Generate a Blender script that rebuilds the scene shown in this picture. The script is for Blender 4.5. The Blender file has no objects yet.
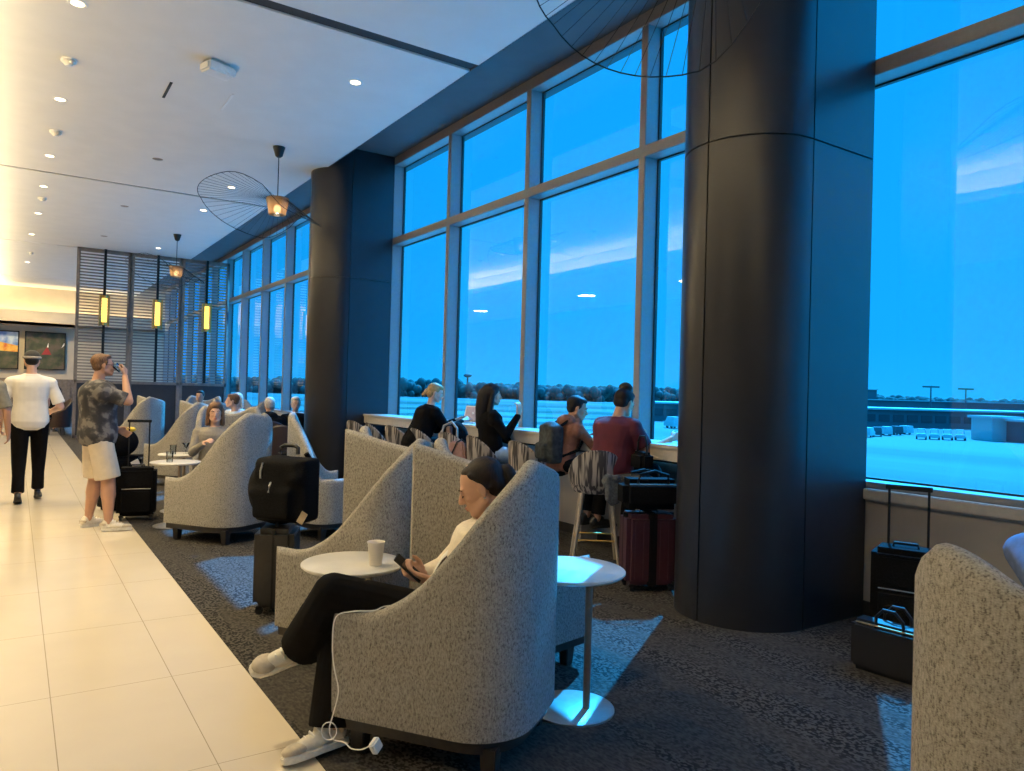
import bpy, bmesh, math, random
from mathutils import Vector, Matrix, Euler
random.seed(7)
S = bpy.context.scene
C = S.collection
PI = math.pi
V = Vector

# ------------------------------------------------------------------ camera
YAW = math.radians(33.8); ROLL = 0.027; F = 743.0; EYE = 1.5
FW = V((math.sin(YAW), math.cos(YAW), 0)); RT = V((math.cos(YAW), -math.sin(YAW), 0)); UP = V((0, 0, 1))
def setup_camera():
    cd = bpy.data.cameras.new('camera'); cam = bpy.data.objects.new('camera', cd); C.objects.link(cam)
    p = 6.0 / F
    fw = (FW * math.cos(p) + UP * math.sin(p)).normalized()
    up = (UP * math.cos(p) - FW * math.sin(p)).normalized()
    cx = RT * math.cos(ROLL) + up * math.sin(ROLL)
    cy = up * math.cos(ROLL) - RT * math.sin(ROLL)
    m = Matrix((cx, cy, -fw)).transposed().to_4x4(); m.translation = V((0, 0, EYE))
    cam.matrix_world = m
    cd.sensor_width = 36; cd.lens = 36 * F / 1024; cd.clip_start = 0.02; cd.clip_end = 4000
    S.camera = cam
setup_camera()
def at(x, y, d):
    """world point seen at photo pixel x,y at distance d along the view axis"""
    u = x - 512; v = y - 385.5
    return FW * d + RT * ((u + ROLL * v) / F * d) + V((0, 0, EYE - (v - ROLL * u - 6) / F * d))
def face(fx, fy): return math.atan2(-fx, fy)

# ------------------------------------------------------------------ materials
def nodes(name):
    m = bpy.data.materials.new(name); m.use_nodes = True
    return m, m.node_tree.nodes, m.node_tree.links, m.node_tree.nodes['Principled BSDF']
def mat(name, col, rough=0.6, metal=0.0, var=0.12, scale=30, bump=0.0, emit=None, es=1.0, spec=0.5):
    m, N, L, b = nodes(name)
    tc = N.new('ShaderNodeTexCoord'); nz = N.new('ShaderNodeTexNoise'); nz.inputs['Scale'].default_value = scale
    nz.inputs['Detail'].default_value = 4
    L.new(tc.outputs['Object'], nz.inputs['Vector'])
    r = N.new('ShaderNodeValToRGB'); c = V(col)
    r.color_ramp.elements[0].color = (*(c * (1 - var)), 1); r.color_ramp.elements[1].color = (*(c * (1 + var)), 1)
    r.color_ramp.elements[0].position = .35; r.color_ramp.elements[1].position = .65
    L.new(nz.outputs['Fac'], r.inputs['Fac']); L.new(r.outputs['Color'], b.inputs['Base Color'])
    b.inputs['Roughness'].default_value = rough; b.inputs['Metallic'].default_value = metal
    b.inputs['Specular IOR Level'].default_value = spec
    if bump:
        bp = N.new('ShaderNodeBump'); bp.inputs['Strength'].default_value = bump; bp.inputs['Distance'].default_value = .01
        L.new(nz.outputs['Fac'], bp.inputs['Height']); L.new(bp.outputs['Normal'], b.inputs['Normal'])
    if emit:
        b.inputs['Emission Color'].default_value = (*emit, 1); b.inputs['Emission Strength'].default_value = es
    return m
def tweed(name, dark, mid, light, sc=1.0):
    m, N, L, b = nodes(name)
    tc = N.new('ShaderNodeTexCoord')
    def noise(scale, st, det=2):
        mp = N.new('ShaderNodeMapping'); mp.inputs['Scale'].default_value = st
        nz = N.new('ShaderNodeTexNoise'); nz.inputs['Scale'].default_value = scale * sc; nz.inputs['Detail'].default_value = det
        L.new(tc.outputs['Object'], mp.inputs['Vector']); L.new(mp.outputs['Vector'], nz.inputs['Vector']); return nz
    a = noise(240, (1, 1, .35)); c = noise(200, (1, 1, 2.2)); f = noise(95, (1, 1, .8))
    add = N.new('ShaderNodeMath'); add.operation = 'ADD'; L.new(a.outputs['Fac'], add.inputs[0]); L.new(c.outputs['Fac'], add.inputs[1])
    ad2 = N.new('ShaderNodeMath'); ad2.operation = 'MULTIPLY_ADD'; ad2.inputs[1].default_value = .36
    L.new(add.outputs[0], ad2.inputs[0])
    m3 = N.new('ShaderNodeMath'); m3.operation = 'MULTIPLY'; m3.inputs[1].default_value = .28; L.new(f.outputs['Fac'], m3.inputs[0]); L.new(m3.outputs[0], ad2.inputs[2])
    r = N.new('ShaderNodeValToRGB'); e = r.color_ramp.elements
    e[0].position = .39; e[0].color = (*dark, 1); e[1].position = .62; e[1].color = (*light, 1)
    k = e.new(.47); k.color = (*mid, 1)
    L.new(ad2.outputs[0], r.inputs['Fac']); L.new(r.outputs['Color'], b.inputs['Base Color'])
    b.inputs['Roughness'].default_value = .95; b.inputs['Specular IOR Level'].default_value = .15
    bp = N.new('ShaderNodeBump'); bp.inputs['Strength'].default_value = .25; bp.inputs['Distance'].default_value = .004
    L.new(ad2.outputs[0], bp.inputs['Height']); L.new(bp.outputs['Normal'], b.inputs['Normal'])
    return m
def emission(name, col, s):
    m = bpy.data.materials.new(name); m.use_nodes = True; N = m.node_tree.nodes; L = m.node_tree.links
    N.remove(N['Principled BSDF']); e = N.new('ShaderNodeEmission'); e.inputs[0].default_value = (*col, 1); e.inputs[1].default_value = s
    L.new(e.outputs[0], N['Material Output'].inputs['Surface']); return m
def glass_tint(name, tint, gl=1.0):
    m = bpy.data.materials.new(name); m.use_nodes = True; N = m.node_tree.nodes; L = m.node_tree.links
    N.remove(N['Principled BSDF'])
    t = N.new('ShaderNodeBsdfTransparent'); t.inputs[0].default_value = (*tint, 1)
    g = N.new('ShaderNodeBsdfGlossy'); g.inputs['Roughness'].default_value = .0; g.inputs[0].default_value = (gl, gl, gl, 1)
    f = N.new('ShaderNodeFresnel'); f.inputs[0].default_value = 1.5
    x = N.new('ShaderNodeMixShader'); L.new(f.outputs[0], x.inputs[0]); L.new(t.outputs[0], x.inputs[1]); L.new(g.outputs[0], x.inputs[2])
    L.new(x.outputs[0], N['Material Output'].inputs['Surface']); return m

M = {}
M['glass'] = glass_tint('blue_tinted_glass', (.022, .36, .95))
m = bpy.data.materials.new('clear_glass_face'); m.use_nodes = True
_N = m.node_tree.nodes; _N.remove(_N['Principled BSDF']); _t = _N.new('ShaderNodeBsdfTransparent'); _t.inputs[0].default_value = (1, 1, 1, 1)
m.node_tree.links.new(_t.outputs[0], _N['Material Output'].inputs['Surface']); M['clear'] = m
M['drinkglass'] = glass_tint('drinking_glass', (.85, .88, .9))
M['tweed'] = tweed('grey_tweed', (.10, .09, .082), (.25, .233, .213), (.37, .35, .32))
M['white_wall'] = mat('ceiling_paint', (.74, .72, .68), .8, var=.02, scale=3)
M['beige_wall'] = mat('beige_paint', (.50, .43, .33), .8, var=.04, scale=3)
M['taupe'] = mat('taupe_panel', (.30, .275, .26), .6, var=.04, scale=3)
M['soffit'] = mat('dark_soffit_paint', (.085, .085, .09), .7, var=.05, scale=4)
M['slot'] = mat('slot_black', (.03, .028, .026), .7)
M['frame'] = mat('window_aluminium', (.25, .24, .235), .5, .15, var=.04)
M['gasket'] = mat('black_gasket', (.012, .012, .014), .6)
M['column'] = mat('column_metal_panel', (.025, .026, .031), .34, .4, var=.05, scale=6)
M['sill'] = mat('sill_stone', (.48, .43, .37), .5, var=.06, scale=20)
M['counter'] = mat('counter_laminate', (.56, .50, .43), .35, var=.05, scale=25)
M['black'] = mat('black_plastic', (.008, .008, .009), .42, spec=.3)
M['nylon'] = mat('black_nylon', (.006, .006, .007), .9, spec=.08, var=.35, scale=90, bump=.3)
M['rubber'] = mat('black_rubber', (.015, .015, .015), .7)
M['plinth'] = mat('dark_stained_wood', (.022, .018, .016), .45, var=.3, scale=20)
M['white_top'] = mat('white_laminate', (.66, .63, .58), .28, var=.02)
M['bronze'] = mat('brushed_bronze', (.34, .27, .21), .38, .7, var=.08)
M['steel'] = mat('brushed_steel', (.55, .54, .52), .32, .8, var=.06)
M['slat'] = mat('slat_walnut', (.17, .14, .12), .5, var=.15, scale=12)
M['darkpanel'] = mat('charcoal_panel', (.022, .023, .027), .6)
M['brass'] = mat('aged_brass', (.45, .30, .10), .35, .8)
M['glow_lamp'] = emission('lamp_glow', (1.0, .62, .10), 2.6)
M['glow_bulb'] = emission('bulb_glow', (1.0, .82, .58), 16.0)
M['glow_led'] = emission('led_glow', (1.0, .74, .36), 6.0)
M['downlight'] = emission('downlight_glow', (1.0, .80, .50), 7.0)
M['paper'] = mat('cup_paper', (.82, .77, .70), .7, var=.02)
M['stoolleg'] = mat('pale_wood_leg', (.30, .255, .21), .5, var=.12, scale=15)
M['darkbrown'] = mat('dark_brown_leather', (.035, .018, .014), .5)
M['red'] = mat('red_fabric', (.30, .03, .03), .8)
M['yellow'] = mat('yellow_fabric', (.75, .5, .04), .8)
M['whiteplastic'] = mat('white_plastic', (.8, .78, .74), .35, var=.02)
M['screen'] = mat('phone_glass', (.01, .01, .012), .15)

def stripe():
    m, N, L, b = nodes('striped_stool_fabric')
    tc = N.new('ShaderNodeTexCoord'); mp = N.new('ShaderNodeMapping'); mp.inputs['Scale'].default_value = (1, 1, .09)
    nz = N.new('ShaderNodeTexNoise'); nz.inputs['Scale'].default_value = 46; nz.inputs['Detail'].default_value = 1
    L.new(tc.outputs['Object'], mp.inputs['Vector']); L.new(mp.outputs['Vector'], nz.inputs['Vector'])
    r = N.new('ShaderNodeValToRGB'); e = r.color_ramp.elements
    e[0].position = .44; e[0].color = (.035, .03, .032, 1); e[1].position = .56; e[1].color = (.30, .26, .235, 1)
    L.new(nz.outputs['Fac'], r.inputs['Fac']); L.new(r.outputs['Color'], b.inputs['Base Color']); b.inputs['Roughness'].default_value = .9
    return m
M['stripe'] = stripe()

def tile_mat():
    m, N, L, b = nodes('cream_floor_tile')
    tc = N.new('ShaderNodeTexCoord'); mp = N.new('ShaderNodeMapping')
    mp.inputs['Location'].default_value = (-.18, -3.07, 0)
    L.new(tc.outputs['Object'], mp.inputs['Vector'])
    sx = N.new('ShaderNodeSeparateXYZ'); L.new(mp.outputs[0], sx.inputs[0])
    outs = []
    for k, w in (('X', .527), ('Y', 1.035)):
        a = N.new('ShaderNodeMath'); a.operation = 'DIVIDE'; a.inputs[1].default_value = w; L.new(sx.outputs[k], a.inputs[0])
        f = N.new('ShaderNodeMath'); f.operation = 'FRACT'; L.new(a.outputs[0], f.inputs[0])
        p = N.new('ShaderNodeMath'); p.operation = 'PINGPONG'; p.inputs[1].default_value = .5; L.new(f.outputs[0], p.inputs[0])
        g = N.new('ShaderNodeMath'); g.operation = 'LESS_THAN'; g.inputs[1].default_value = .0019 / w; L.new(p.outputs[0], g.inputs[0]); outs.append(g)
    mx = N.new('ShaderNodeMath'); mx.operation = 'MAXIMUM'; L.new(outs[0].outputs[0], mx.inputs[0]); L.new(outs[1].outputs[0], mx.inputs[1])
    nz = N.new('ShaderNodeTexNoise'); nz.inputs['Scale'].default_value = 2.5; nz.inputs['Detail'].default_value = 6; L.new(tc.outputs['Object'], nz.inputs['Vector'])
    r = N.new('ShaderNodeValToRGB'); r.color_ramp.elements[0].color = (.60, .52, .41, 1); r.color_ramp.elements[1].color = (.68, .60, .48, 1)
    L.new(nz.outputs['Fac'], r.inputs['Fac'])
    mc = N.new('ShaderNodeMix'); mc.data_type = 'RGBA'; L.new(mx.outputs[0], mc.inputs['Factor']); L.new(r.outputs['Color'], mc.inputs['A']); mc.inputs['B'].default_value = (.34, .28, .2, 1)
    L.new(mc.outputs['Result'], b.inputs['Base Color']); b.inputs['Roughness'].default_value = .16
    return m
M['tile'] = tile_mat()
def carpet_mat():
    m, N, L, b = nodes('charcoal_carpet')
    tc = N.new('ShaderNodeTexCoord')
    def noi(scale, st, det=3):
        mp = N.new('ShaderNodeMapping'); mp.inputs['Scale'].default_value = st; L.new(tc.outputs['Object'], mp.inputs['Vector'])
        n = N.new('ShaderNodeTexNoise'); n.inputs['Scale'].default_value = scale; n.inputs['Detail'].default_value = det; L.new(mp.outputs[0], n.inputs['Vector']); return n
    big = noi(5.0, (1, .13, 1), 4); fine = noi(70, (1, .7, 1), 1); str_ = noi(75, (1, .45, 1), 2)
    rb = N.new('ShaderNodeValToRGB'); rb.color_ramp.elements[0].position = .44; rb.color_ramp.elements[1].position = .62; L.new(big.outputs['Fac'], rb.inputs['Fac'])
    rf = N.new('ShaderNodeValToRGB'); e = rf.color_ramp.elements; e[0].position = .44; e[0].color = (.016, .015, .015, 1); e[1].position = .57; e[1].color = (.075, .069, .064, 1)
    L.new(fine.outputs['Fac'], rf.inputs['Fac'])
    rs = N.new('ShaderNodeValToRGB'); e = rs.color_ramp.elements; e[0].position = .35; e[0].color = (.032, .030, .028, 1); e[1].position = .65; e[1].color = (.070, .063, .057, 1)
    L.new(str_.outputs['Fac'], rs.inputs['Fac'])
    mc = N.new('ShaderNodeMix'); mc.data_type = 'RGBA'; L.new(rb.outputs['Color'], mc.inputs['Factor']); L.new(rf.outputs['Color'], mc.inputs['A']); L.new(rs.outputs['Color'], mc.inputs['B'])
    L.new(mc.outputs['Result'], b.inputs['Base Color']); b.inputs['Roughness'].default_value = 1; b.inputs['Specular IOR Level'].default_value = .1
    bp = N.new('ShaderNodeBump'); bp.inputs['Strength'].default_value = .3; bp.inputs['Distance'].default_value = .003
    L.new(fine.outputs['Fac'], bp.inputs['Height']); L.new(bp.outputs['Normal'], b.inputs['Normal'])
    return m
M['carpet'] = carpet_mat()

# ------------------------------------------------------------------ mesh helpers
class MB:
    def __init__(s): s.v = []; s.f = []; s.mi = []; s.cur = 0
    def add(s, vs, fs):
        o = len(s.v); s.v += [tuple(p) for p in vs]; s.f += [tuple(i + o for i in f) for f in fs]; s.mi += [s.cur] * len(fs); return s
    def box(s, lo, hi, rot=None, at=None, taper=1.0):
        x0, y0, z0 = lo; x1, y1, z1 = hi; cx, cy = (x0 + x1) / 2, (y0 + y1) / 2
        vs = []
        for z, t in ((z0, taper), (z1, 1)):
            for x, y in ((x0, y0), (x1, y0), (x1, y1), (x0, y1)):
                p = V((cx + (x - cx) * t, cy + (y - cy) * t, z))
                if rot is not None: p = rot @ p
                if at is not None: p = p + at
                vs.append(p)
        return s.add(vs, [(3, 2, 1, 0), (4, 5, 6, 7), (0, 1, 5, 4), (1, 2, 6, 5), (2, 3, 7, 6), (3, 0, 4, 7)])
    def lathe(s, prof, c=(0, 0, 0), n=32, axis=None, close=True):
        c = V(c); q = V((0, 0, 1)).rotation_difference(V(axis)).to_matrix() if axis is not None else Matrix.Identity(3)
        vs = []; fs = []
        for r, z in prof:
            for i in range(n):
                a = 2 * PI * i / n; vs.append(c + q @ V((r * math.cos(a), r * math.sin(a), z)))
        for j in range(len(prof) - 1):
            for i in range(n):
                k = (i + 1) % n; fs.append((j * n + i, j * n + k, (j + 1) * n + k, (j + 1) * n + i))
        if close: fs.append(tuple(range(n - 1, -1, -1))); fs.append(tuple(range((len(prof) - 1) * n, len(prof) * n)))
        return s.add(vs, fs)
    def cyl(s, p0, p1, r0, r1=None, n=16):
        p0 = V(p0); p1 = V(p1); d = p1 - p0
        return s.lathe([(r0, 0), (r1 if r1 is not None else r0, d.length)], p0, n, d)
    def tube(s, pts, r, n=8, closed=False):
        pts = [V(p) for p in pts]; N = len(pts); vs = []; fs = []; up = V((.123, .31, 1)).normalized()
        for i, p in enumerate(pts):
            if closed: d = pts[(i + 1) % N] - pts[i - 1]
            else: d = pts[min(i + 1, N - 1)] - pts[max(i - 1, 0)]
            d.normalize(); a = d.cross(up)
            if a.length < .1: a = d.cross(V((1, 0, 0)))
            a.normalize(); b = d.cross(a); rr = r[i] if isinstance(r, (list, tuple)) else r
            for k in range(n):
                t = 2 * PI * k / n; vs.append(p + a * (rr * math.cos(t)) + b * (rr * math.sin(t)))
        for i in range(N if closed else N - 1):
            j = (i + 1) % N
            for k in range(n):
                l = (k + 1) % n; fs.append((i * n + k, i * n + l, j * n + l, j * n + k))
        if not closed: fs.append(tuple(range(n - 1, -1, -1))); fs.append(tuple(range((N - 1) * n, N * n)))
        return s.add(vs, fs)
    def ell(s, c, r, rot=None, n=16, m=10):
        c = V(c); vs = []; fs = []
        if not isinstance(r, (tuple, list)): r = (r, r, r)
        for j in range(m + 1):
            ph = PI * j / m
            for i in range(n):
                t = 2 * PI * i / n; p = V((r[0] * math.sin(ph) * math.cos(t), r[1] * math.sin(ph) * math.sin(t), -r[2] * math.cos(ph)))
                vs.append(c + (rot @ p if rot is not None else p))
        for j in range(m):
            for i in range(n):
                k = (i + 1) % n; fs.append((j * n + i, j * n + k, (j + 1) * n + k, (j + 1) * n + i))
        return s.add(vs, fs)
    def cap(s, p0, p1, r0, r1, n=14):
        """tapered capsule"""
        p0 = V(p0); p1 = V(p1); d = p1 - p0; l = d.length
        prof = [(max(r0 * math.cos(a), 1e-4), r0 * math.sin(a)) for a in [-PI / 2 + PI / 8 * k for k in range(5)]]
        prof += [(max(r1 * math.cos(a), 1e-4), l + r1 * math.sin(a)) for a in [PI / 8 * k for k in range(5)]]
        return s.lathe(prof, p0, n, d if l > 1e-5 else (0, 0, 1))
    def prism(s, poly, z0, z1, xf=None):
        n = len(poly); vs = [V((x, y, z)) for z in (z0, z1) for x, y in poly]
        if xf: vs = [xf @ p for p in vs]
        return s.add(vs, [tuple(range(n - 1, -1, -1)), tuple(range(n, 2 * n))] + [(i, (i + 1) % n, n + (i + 1) % n, n + i) for i in range(n)])
    def build(s, name, m, parent=None, bevel=0, smooth=True, seg=2, xf=None):
        me = bpy.data.meshes.new(name)
        me.from_pydata([tuple(xf @ V(p)) for p in s.v] if xf else s.v, [], s.f)
        mats = m if isinstance(m, (list, tuple)) else [m]
        for q in mats: me.materials.append(q)
        for i, p in enumerate(me.polygons): p.material_index = s.mi[i]
        bm = bmesh.new(); bm.from_mesh(me); bmesh.ops.remove_doubles(bm, verts=bm.verts, dist=1e-5)
        if bevel:
            ed = [e for e in bm.edges if len(e.link_faces) == 2 and e.calc_face_angle(0) > .6]
            bmesh.ops.bevel(bm, geom=ed, offset=bevel, segments=seg, affect='EDGES', clamp_overlap=True)
        bmesh.ops.recalc_face_normals(bm, faces=bm.faces); bm.to_mesh(me); bm.free()
        if smooth:
            for p in me.polygons: p.use_smooth = True
            me.set_sharp_from_angle(angle=math.radians(38))
        o = bpy.data.objects.new(name, me); C.objects.link(o)
        if parent: o.parent = parent
        return o
def blob(mb, name, m, parent=None, vox=.01, sm=3, fac=.5, xf=None):
    o = mb.build(name, m, None, smooth=False, xf=xf)
    r = o.modifiers.new('r', 'REMESH'); r.mode = 'VOXEL'; r.voxel_size = vox; r.use_smooth_shade = True
    if sm: q = o.modifiers.new('s', 'SMOOTH'); q.factor = fac; q.iterations = sm
    dg = bpy.context.evaluated_depsgraph_get(); dg.update()
    me = bpy.data.meshes.new_from_object(o.evaluated_get(dg)); o.modifiers.clear(); o.data = me; me.name = name
    for p in me.polygons: p.use_smooth = True
    if not me.materials: me.materials.append(m)
    if parent: o.parent = parent
    return o
def tag(o, label=None, cat=None, group=None, kind=None):
    if label: o['label'] = label
    if cat: o['category'] = cat
    if group: o['group'] = group
    if kind: o['kind'] = kind
    return o
def thing(name, label, cat, loc=(0, 0, 0), rz=0, group=None):
    o = bpy.data.objects.new(name, None); C.objects.link(o); o.location = loc; o.rotation_euler = (0, 0, rz); o.empty_display_size = .1
    return tag(o, label, cat, group)
def struct(o, label=None): return tag(o, label, kind='structure')
def dup(root, loc, rz=None, label=None, group=None, scale=None):
    def cp(o, p):
        c = o.copy(); C.objects.link(c); c.parent = p
        for ch in [q for q in bpy.data.objects if q.parent == o]: cp(ch, c)
        return c
    kids = [q for q in bpy.data.objects if q.parent == root]
    r = root.copy(); C.objects.link(r); r.location = loc
    if rz is not None: r.rotation_euler = (0, 0, rz)
    if scale: r.scale = (scale,) * 3
    for k in kids: cp(k, r)
    if label: r['label'] = label
    if group: r['group'] = group
    return r
def lerp(a, b, t): return a + (b - a) * t
def sst(t): t = max(0, min(1, t)); return t * t * (3 - 2 * t)
# ------------------------------------------------------------------ room shell
XW = 5.0; ZC = 4.9; XE = 3.95; ZS = 5.22; SILL = .90; HEAD = 5.15; TRAN = 3.86
struct(MB().box((-6, -5, -.2), (1.05, 34, 0)).build('floor', M['tile'], smooth=False), 'cream polished floor tiles of the walkway')
struct(MB().box((1.05, -5, -.2), (XW + .35, 34, .004)).build('floor', M['carpet'], smooth=False), 'dark patterned carpet along the windows')
b = MB(); ys = [-5, -.95, 6.77, 14.45, 22.1, 29.7, 34]
for i in range(len(ys) - 1):
    g = .05 if i == 2 - 0 else .03
    lo = ys[i] + (.045 if i else 0); hi = ys[i + 1] - .045
    if abs(ys[i] - 6.77) < .01: lo += .045
    if abs(ys[i + 1] - 6.77) < .01: hi -= .045
    b.box((-1.0, lo, ZC), (XE, hi, ZC + .16))
struct(b.build('ceiling', M['white_wall'], smooth=False), 'white ceiling panels divided by dark slots')
b = MB()
for y in ys[1:-1]: b.box((-1.0, y - .08, ZC + .015), (XE, y + .08, ZC + .15))
struct(b.build('trim_4', M['slot'], smooth=False), 'dark linear slots across the ceiling')
struct(MB().box((-1.0, -5, ZC + .16), (XE, 34, ZC + .2)).box((XE - .01, -5, ZC + .0), (XE + .01, 34, ZS + .02)).box((XE, -5, ZS), (XW + .5, 34, ZS + .12)).build('ceiling', [M['soffit']], smooth=False), 'dark ceiling recess over the windows')
# lower ceiling at the left with its lit cove
b = MB(); b.box((-6, -5, 4.4), (-1.28, 34, 4.5)).box((-1.34, -5, 4.4), (-1.28, 34, ZC + .16)); b.box((-1.3, -5, 4.4), (-1.0, 34, 4.44)).box((-1.03, -5, 4.44), (-1.0, 34, 4.54)).box((-1.34, -5, ZC), (-1.0, 34, ZC + .16))
struct(b.build('ceiling', M['white_wall'], smooth=False), 'lower ceiling with a lit cove edge')
tag(MB().box((-1.25, -4.8, 4.45), (-1.10, 33.8, 4.47)).build('cove_light_strip', M['glow_led'], smooth=False), 'long warm light strip in the left ceiling cove', 'light')
# walls
struct(MB().box((-6.1, -5, 0), (-6, 34, 4.5)).build('wall_left', M['beige_wall'], smooth=False))
struct(MB().box((-6, -5.1, 0), (XW + .4, -5, ZS)).build('wall_back', M['beige_wall'], smooth=False))
struct(MB().box((-6, 33, 0), (XW + .4, 33.1, ZS)).build('wall_front', M['beige_wall'], smooth=False))
b = MB(); b.box((-5.9, 32.2, 3.45), (XW - .1, 32.98, 3.55)); b.box((-5.9, 32.2, 3.45), (XW - .1, 32.28, 3.98))
struct(b.build('trim_1', M['beige_wall'], smooth=False), 'beige cornice holding the warm cove light on the far wall')
tag(MB().box((-3, 32.5, 3.56), (XW - .2, 32.62, 3.6)).build('cove_light_strip', M['glow_led'], smooth=False), 'warm light strip along the far wall cornice', 'light')
b = MB()
for i in range(60): b.box((-2.4 + i * .12, 32.9, 0), (-2.4 + i * .12 + .1, 33, 1.45))
struct(b.box((-2.5, 32.94, 0), (XW - .1, 33, 1.5)).build('trim_2', M['slat'], smooth=False), 'brown wainscot strip under the paintings')
# window wall: knee wall, sill, glazing
struct(MB().box((XW, -5, 0), (XW + .25, 34, SILL - .06)).build('wall_right', M['taupe'], smooth=False), 'taupe low wall under the windows')
struct(MB().box((XW - .012, -5, 0), (XW, 34, .1)).build('baseboard_right', M['gasket'], smooth=False))
b = MB().box((XW - .05, -5, SILL - .085), (XW + .12, 34, SILL - .01)).box((XW - .025, -5, SILL - .10), (XW, 34, SILL - .085))
struct(b.build('trim_3', M['sill'], bevel=.006), 'stone window sill ledge')
MW = .045
def window(name, y0, y1, mull, label):
    w = thing(name, None, None, (XW, y0, 0)); struct(w, label)
    b = MB(); g = MB(); X0 = .0; X1 = .2
    L = y1 - y0
    edges = [0] + [m - y0 for m in mull] + [L]
    for e in edges: b.box((X0, e - MW, SILL), (X1, e + MW, HEAD))
    for z, h in ((SILL, .035), (TRAN, .055), (HEAD, .06)):
        b.box((X0 - .004, 0, z - h), (X1, L, z + h))
    b.box((X0, 0, HEAD), (X1, L, ZS + .02))
    fr = b.build('window_frame', M['frame'], w, bevel=.004)
    for i in range(len(edges) - 1):
        a, c = edges[i] + MW, edges[i + 1] - MW
        for z0, z1 in ((SILL + .035, TRAN - .055), (TRAN + .055, HEAD - .06)):
            for q in (((.165, a, z0), (.2, a + .014, z1)), ((.165, c - .014, z0), (.2, c, z1)), ((.165, a, z0), (.2, c, z0 + .014)), ((.165, a, z1 - .014), (.2, c, z1))): g.box(*q)
            p = MB(); p.cur = 0; p.add([(.17, a, z0), (.17, c, z0), (.17, c, z1), (.17, a, z1)], [(0, 3, 2, 1)])
            p.cur = 1; p.add([(.184, a, z0), (.184, c, z0), (.184, c, z1), (.184, a, z1)], [(0, 1, 2, 3)])
            o = p.build('pane', [M['glass'], M['clear']], w, smooth=False)
    g.build('gasket', M['gasket'], w, smooth=False)
# pane normals: make sure the tinted face looks into the room
window('window_1', -4.6, 3.2, [-2.5, -.62, 1.22], 'tall blue tinted windows to the right of the near column')
window('window_2', 3.7, 11.08, [5.31, 7.27, 9.2], 'tall blue tinted windows above the counter between the columns')
window('window_3', 11.95, 33, [13.1, 14.95, 16.75, 18.65, 20.6, 22.4, 24.3, 26.2, 28.1, 30, 31.6], 'tall blue tinted windows beyond the far column')
for o in list(bpy.data.objects):
    if o.name.startswith('pane') and o.type == 'MESH':
        for p in o.data.polygons:
            want = -1
            if (p.normal.x > 0): p.flip()

# columns: half round nose with flat sides running back to the window
def column(yc, label):
    r = .475; xc = 4.29
    def prof(rr, x1):
        pts = [(x1, yc + rr)]
        for k in range(33):
            a = PI / 2 + PI * k / 32; pts.append((xc + rr * math.cos(a), yc + rr * math.sin(a)))
        pts.append((x1, yc - rr)); return pts
    top = ZS
    w = thing('column', label, None, (0, 0, 0)); struct(w, label)
    b = MB(); g = .006
    zs = [(.0, 3.2 - g), (3.2 + g, top)]
    b.prism(prof(r - .012, XW - .001), 0, top); core = b.build('core', M['gasket'], w)
    sp = [(-.02, .0)]
    for z0, z1 in zs:
        for seg in ((XW + .2, 'flat_near'), (None, 'mid'), (None, 'back')):
            pass
        # cladding panels: far flat, far quarter, near quarter, near flat
        arcs = [(PI / 2 + .012, PI / 2 + PI * .505 - .012), (PI / 2 + PI * .505 + .012, 1.5 * PI - .012)]
        for a0, a1 in arcs:
            n = 20; vs = []
            for k in range(n + 1):
                a = lerp(a0, a1, k / n)
                vs.append((xc + r * math.cos(a), yc + r * math.sin(a)))
            for k in range(n, -1, -1):
                a = lerp(a0, a1, k / n)
                vs.append((xc + (r - .02) * math.cos(a), yc + (r - .02) * math.sin(a)))
            m_ = MB(); N2 = len(vs)
            pv = [V((x, y, z)) for z in (z0, z1) for x, y in vs]
            fs = []
            for k in range(n):
                fs.append((k, k + 1, N2 + k + 1, N2 + k)); j = n + 1 + k
                fs.append((j, j + 1, N2 + j + 1, N2 + j))
                fs.append((k + 1, k, N2 - 1 - k, N2 - 2 - k)); fs.append((N2 + k, N2 + k + 1, 2 * N2 - 2 - k, 2 * N2 - 1 - k))
            fs += [(0, N2, 2 * N2 - 1, N2 - 1), (n, n + 1, N2 + n + 1, N2 + n)]
            m_.add(pv, fs).build('cladding_panel', M['column'], w)
        for s_ in (-1, 1):
            MB().box((xc + .006, yc + s_ * (r - .01) - .01, z0), (XW - .02, yc + s_ * (r - .01) + .01, z1)).build('cladding_panel', M['column'], w)
    return w
column(3.42, 'large dark metal clad column in front of the window')
column(11.5, 'dark metal clad column at the far end of the counter')

# exterior
def ext():
    m, N, L, b = nodes('tarmac'); tc = N.new('ShaderNodeTexCoord'); mp = N.new('ShaderNodeMapping'); mp.inputs['Scale'].default_value = (.02, .002, 1)
    mp.inputs['Rotation'].default_value = (0, 0, -.9)
    nz = N.new('ShaderNodeTexNoise'); nz.inputs['Scale'].default_value = 1.0; nz.inputs['Detail'].default_value = 5
    L.new(tc.outputs['Object'], mp.inputs['Vector']); L.new(mp.outputs[0], nz.inputs['Vector'])
    r = N.new('ShaderNodeValToRGB'); e = r.color_ramp.elements; e[0].position = .42; e[0].color = (.10, .08, .07, 1); e[1].position = .6; e[1].color = (.20, .17, .15, 1)
    L.new(nz.outputs['Fac'], r.inputs['Fac']); L.new(r.outputs['Color'], b.inputs['Base Color']); b.inputs['Roughness'].default_value = .9
    return m
M['tarmac'] = ext()
M['tree'] = mat('hazed_foliage', (.05, .10, .09), .9, var=.2, scale=.2)  # distance haze put into the foliage colour, paler and bluer
M['bldg'] = mat('terminal_wall', (.10, .11, .12), .7, var=.2, scale=.1)
M['bldgroof'] = mat('terminal_roof', (.5, .5, .5), .7)
M['vehwhite'] = mat('vehicle_white', (.6, .6, .6), .5)
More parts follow.
